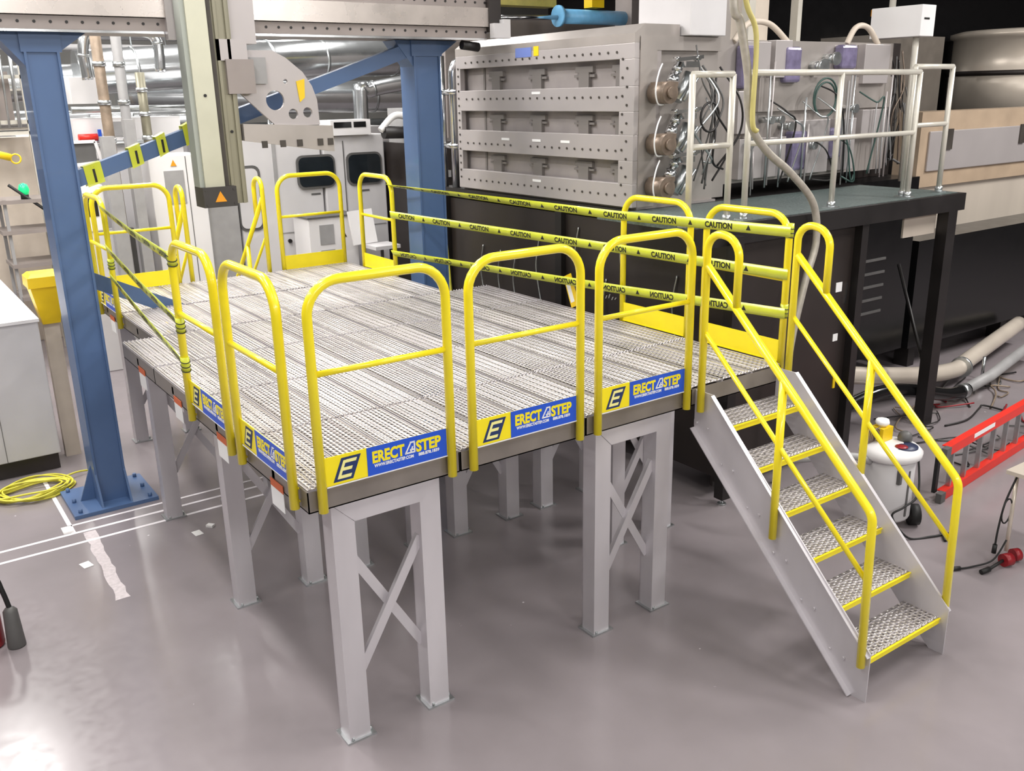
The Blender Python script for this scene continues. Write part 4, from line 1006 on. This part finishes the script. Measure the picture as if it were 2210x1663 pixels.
t = thing('dark_machine', 'dark machine with small fittings between the white machine and the right blue column', 'machine', (4.8, 7.4, 0))
bx(5.3, 6.6, 8.2, 9.4, 0, 2.85).build('body', BLK2, t)
q = MB()
for k in range(16):
    x = 5.3+rnd.random()*1.1; z = 1.5+rnd.random()*1.3; q.box(x, x+.06+.1*rnd.random(), 8.15, 8.2, z, z+.04+.08*rnd.random())
q.build('fittings', GRY, t); q = MB(); q.cyl((4.9, 8.3, 3.02), (5.7, 8.3, 3.0), .09, 14); q.build('roller', BLK, t)
q = MB(); q.tube(smooth_path([(4.85, 8.3, 3.05), (5.1, 8.3, 3.25), (5.4, 8.3, 3.2)]), .05, 8); q.build('white_bag', PAP, t)
q = MB(); q.box(5.3, 5.9, 8.4, 8.9, 2.85, 3.35); q.build('grey_box', GRY, t)
t = thing('yellow_tripod', 'slim yellow green strap stand in front of the black machine side', 'stand', (4.05, 5.0, 0))
q = MB(); q.cyl((4.0, 5.2, 2.05), (4.05, 5.05, 0), .02, 8); q.cyl((4.0, 5.2, 2.05), (3.9, 5.35, 0), .014, 8); q.cyl((4.0, 5.2, 2.05), (4.1, 5.4, 0), .014, 8); q.build('leg', YCAB, t)
q = MB(); q.cyl((4.0, 5.2, 2.05), (4.0, 5.2, 2.12), .03, 10); q.build('head', RUB, t)

# pipes next to the chamber's left end
t = thing('pipe_manifold', 'bright vertical pipes and elbow at the left end of the vacuum chamber', 'pipes', (4.5, 5.5, 2.48))
q = MB(); q.tube(arc_path([(4.27, 5.33, 2.479), (4.27, 5.33, 3.85), (4.6, 5.3, 4.0)], .15), .05, 12); q.tube([(4.25, 5.53, 2.479), (4.25, 5.53, 3.95)], .03, 10); q.build('riser', CHROME, t)
q = MB()
for z in (2.95, 3.55): q.cyl((4.25, 5.6, z), (4.25, 5.2, z), .035, 10)
q.build('cross_pipe', CHROME, t)

# ------------------------------------------------------------------ ducts and far hall
def duct(name, pts, r, label, rings=0):
    t = thing(name, label, 'duct', pts[0]); MB().tube(smooth_path(pts, 6), r, 20).build('shell', DUCT, t)
    P = smooth_path(pts, 12)
    if rings:
        for k in range(rings):
            p = P[int((k+.5)*(len(P)-2)/rings)]; d_ = (P[int((k+.5)*(len(P)-2)/rings)+1]-p).normalized()
            MB().cyl(p-d_*.02, p+d_*.02, r*1.035, 20).build('joint_ring', STEEL, t)
    if pts[0][2] > .5:
        for f in (.2, .75):
            p = P[int(f*(len(P)-1))]; MB().cyl(p, (p.x, p.y, 9), .012, 6).build('hanger_rod', STEEL, t)
    return t
duct('air_duct', [(1.6, 12.0, 3.95), (5, 12.0, 4.15), (9, 12.5, 4.3)], .34, 'fat silver air duct, the thickest, crossing behind the gantry beam', 7)
duct('air_duct', [(2.5, 13.5, 3.65), (6, 13.3, 3.55), (9.5, 13.3, 3.5)], .3, 'silver air duct directly below the thickest one', 5)
duct('air_duct', [(-3, 13.0, 3.75), (0, 13.0, 3.8), (2.15, 13.0, 3.85)], .28, 'silver air duct at upper left, seen through the blue frame', 6)
duct('air_duct', [(-3, 11.45, 3.25), (3.5, 11.45, 3.3)], .12, 'thin silver duct below the upper left duct', 5)
duct('air_duct', [(1.25, 9.6, 3.8), (1.25, 9.6, 4.2), (1.4, 9.6, 4.42), (2.0, 9.6, 4.42), (2.2, 9.6, 4.3), (2.2, 9.6, 3.9)], .07, 'white arch shaped pipe at upper left below the gantry beam', 3)
duct('air_duct', [(6.0, 11.2, .0), (6.0, 11.2, 3.4), (6.15, 11.2, 3.62), (6.9, 11.2, 3.75)], .13, 'bent grey duct elbow just left of the right blue column', 2)
for (x, y, w_, h0, h1, m, lab) in [(1.35, 9.3, .14, 0, 6, COPP, 'brown vertical pole with fittings seen just right of the left blue column'), (1.62, 9.4, .13, 0, 6, GRY, 'pale grey blue vertical pole, beside the brown one'),
                                   (1.97, 9.8, .13, 2.8, 3.9, OLIVE, 'short olive vertical cylinder, right of the two poles')]:
    t = thing('vertical_pole', lab, 'pole', (x, y, h0)); MB().cyl((x, y, h0), (x, y, h1), w_/2, 12).build('shaft', m, t)
    q = MB()
    for k in range(3): z = max(h0, 2.9)+.1+k*(min(h1, 4.3)-max(h0, 2.9)-.2)/2.5; q.cyl((x, y, z), (x, y, z+.06), w_*.62, 12)
    q.build('collar', STEEL, t)
bx_ = MB(); bx_.box(1.87, 2.07, 9.7, 9.9, 0, 2.8)
solo(bx_, 'cylinder_stand', GRY, 'grey stand below the short olive cylinder', 'stand')
t = thing('process_unit', 'white process unit with pipes behind the blue diagonal brace', 'machine', (1.3, 10.6, 0))
bx(1.12, 2.5, 10.4, 11.2, 0, 2.75).build('lower_body', WGR, t, bevel=.01); bx(1.15, 1.6, 10.3, 11.2, 3.5, 3.85).build('upper_box', WHT, t); bx(1.12, 2.6, 10.35, 11.2, 2.75, 3.3).build('middle_box', WHT, t)
q = MB(); q.cyl((1.12, 10.3, 3.42), (2.8, 10.3, 3.42), .05, 10); q.cyl((1.12, 10.3, 2.95), (2.8, 10.3, 2.95), .04, 10); q.build('header_pipe', STEEL, t)
q = MB(); q.cyl((1.15, 10.25, 3.05), (1.4, 10.25, 3.05), .05, 10); q.build('red_fitting', RED, t); MB().box(1.42, 1.46, 10.25, 10.3, 2.95, 3.15).build('blue_handle', LBLU, t)
bx(1.6, 1.85, 10.33, 10.35, 3.05, 3.25).build('vent', GRY, t)
t = thing('picture_frame_panel', 'white framed sloped panel right of the left blue column', 'panel', (.95, 8.9, 2.3))
q = MB()
for a_, b_ in (((.83, 3.02), (1.2, 3.02)), ((1.2, 3.02), (1.25, 2.75)), ((.83, 3.02), (.86, 2.72)), ((.86, 2.72), (1.25, 2.75))): q.bar((a_[0], 9.5, a_[1]), (b_[0], 9.5, b_[1]), .03, .04)
q.build('frame', WHT, t); bx(.86, 1.2, 9.52, 9.54, 2.75, 3.0).build('screen', GRYD, t); bx(.98, 1.02, 9.5, 9.54, 0, 2.75).build('stalk', GRY, t)

# left of the left column
t = thing('tiered_cart', 'tiered metal shelf cart at far left behind the white cabinet', 'cart', (.2, 10.0, 0))
for k, z in enumerate((.95, 1.4, 1.85, 2.25)): bx(.05-.05*k, 1.0, 9.8, 10.45, z, z+.05).build('shelf', TAUPE, t)
for x in (.02, .95):
    for y in (9.85, 10.4): bx(x, x+.04, y, y+.04, 0, 2.3).build('upright', GRY, t)
solo(bx(-.6, 1.1, 11.5, 12.0, 0, 3.05), 'cream_bench', CRP, 'cream painted bench block at the far left edge', 'bench', bevel=.01)
t = thing('signal_lamp', 'small glowing green signal lamp at the far left', 'lamp', (.30, 9.9, 2.3))
MB().lathe((.30, 9.88, 0), [(.05, 2.36), (.07, 2.42), (.05, 2.49), (.01, 2.51)], 14).build('lens', GRN, t); MB().cyl((.30, 9.88, 2.301), (.30, 9.88, 2.36), .05, 12).build('base', RUB, t)
t = bpy.data.objects['tiered_cart']
q = MB(); q.cyl((.12, 9.83, 2.5), (.95, 9.83, 1.75), .02, 8); q.build('strut', RUB, t)
q = MB(); q.cyl((-.1, 9.8, 2.95), (.2, 9.8, 2.85), .05, 10); q.tube([(.26+.06*math.cos(a_*PI/6), 9.8, 2.83+.06*math.sin(a_*PI/6)) for a_ in range(12)], .012, 6, closed=True); q.cyl((-.1, 9.8, 2.95), (-.12, 10.5, 2.95), .03, 8)
solo(q, 'yellow_valve_handle', YPL, 'yellow lever handle above the green lamp at the far left', 'handle')
t = thing('tall_rack', 'tall pale rack frame with piping at the upper left corner', 'rack', (.2, 10.9, 0))
q = MB()
for x in (-.5, .62): q.box(x, x+.07, 10.8, 10.87, 0, 5.2)
for z in (3.1, 3.25, 3.85, 4.5): q.box(-.5, .69, 10.8, 10.87, z, z+.05)
q.build('frame', WPOST, t); bx(-.43, .5, 11.0, 11.3, 3.3, 3.95).build('grey_unit', TAUPE, t)
q = MB()
for k in range(8): x = -.4+.13*k; q.cyl((x, 10.75, 3.2), (x+.03, 10.75, 4.4+.1*(k % 3)), .015+.01*(k % 2), 8)
q.build('thin_pipes', STEEL, t)

# hall clutter: a pipe rack at the far end, each long pipe its own thing
for k, (y, z, r, x0, x1) in enumerate([(15, 4.7, .09, -6, 14), (15.5, 4.9, .12, -6, 14), (14.5, 4.45, .06, 2, 14), (16, 3.3, .1, -6, 12), (16, 2.9, .14, -6, 12), (14.8, 5.15, .1, -6, 14)]):
    solo(MB().cyl((-13.99, y, z), (14, y, z), r, 12), 'overhead_pipe', [DUCT, STEEL, GRY][k % 3], 'long horizontal pipe high in the far hall, %s' % ['fifth from the bottom', 'slightly above the fifth', 'thin one beside the ducts', 'second from the bottom', 'lowest and thick', 'highest one'][k], 'pipe', 'long horizontal pipes in the far hall')
rr_ = random.Random(21)
for k in range(12):
    x = -2+k*1.0+rr_.random()*.12; hh = 1.9+rr_.random()*1.4; m = [WGR, WHT, GRY, TAUPE][k % 4]
    t = thing('far_machine', 'pale machine enclosure in the far hall, number %d of the row from the left' % (k+1), 'machine', (x, 14, 0), 'row of pale machines in the far hall')
    bx(x, x+.85, 13.9, 14.8, 0, hh).build('enclosure', m, t); bx(x+.15, x+.6, 13.88, 13.9, hh*.55, hh*.85).build('window', [GLS, GRY][k % 2], t)
    MB().cyl((x+.4, 14.2, hh), (x+.4, 14.2, hh+.9), .07, 10).build('flue', DUCT, t)

# upper middle background beyond the chamber
solo(MB().cyl((7.9, 8.0, 4.66), (9.25, 8.0, 4.66), .11, 18).cyl((7.88, 8.0, 4.66), (7.93, 8.0, 4.66), .16, 18), 'blue_wrapped_pipe', SKY, 'bright sky blue wrapped pipe above the vacuum chamber', 'pipe')
solo(MB().cyl((6.6, 8.0, 4.60), (7.88, 8.0, 4.64), .035, 10), 'steel_bar', CHROME, 'slim bright bar leading from the gantry end to the blue pipe', 'bar')
solo(bx(5.6, 8.1, 8.3, 8.6, 4.82, 5.02), 'yellow_crane_rail', mat('faded_yellow', 'B3A95A', .5, noise=.15), 'faded yellow crane rail at the top edge above the chamber', 'rail')
solo(bx(8.5, 8.75, 7.9, 8.1, 4.8, 5.2), 'yellow_hoist', YPL, 'small yellow hoist body above the blue wrapped pipe', 'hoist')
solo(bx(9.25, 9.45, 7.8, 8.2, 0, 6.5), 'grey_stanchion', TAUPE, 'grey vertical stanchion beside the light grey box cabinet', 'post')
solo(bx(6.8, 12, 9.6, 9.8, 0, 4.75), 'mezzanine_panel', TAUPE, 'grey mezzanine wall panel behind the vacuum chamber top', 'panel')
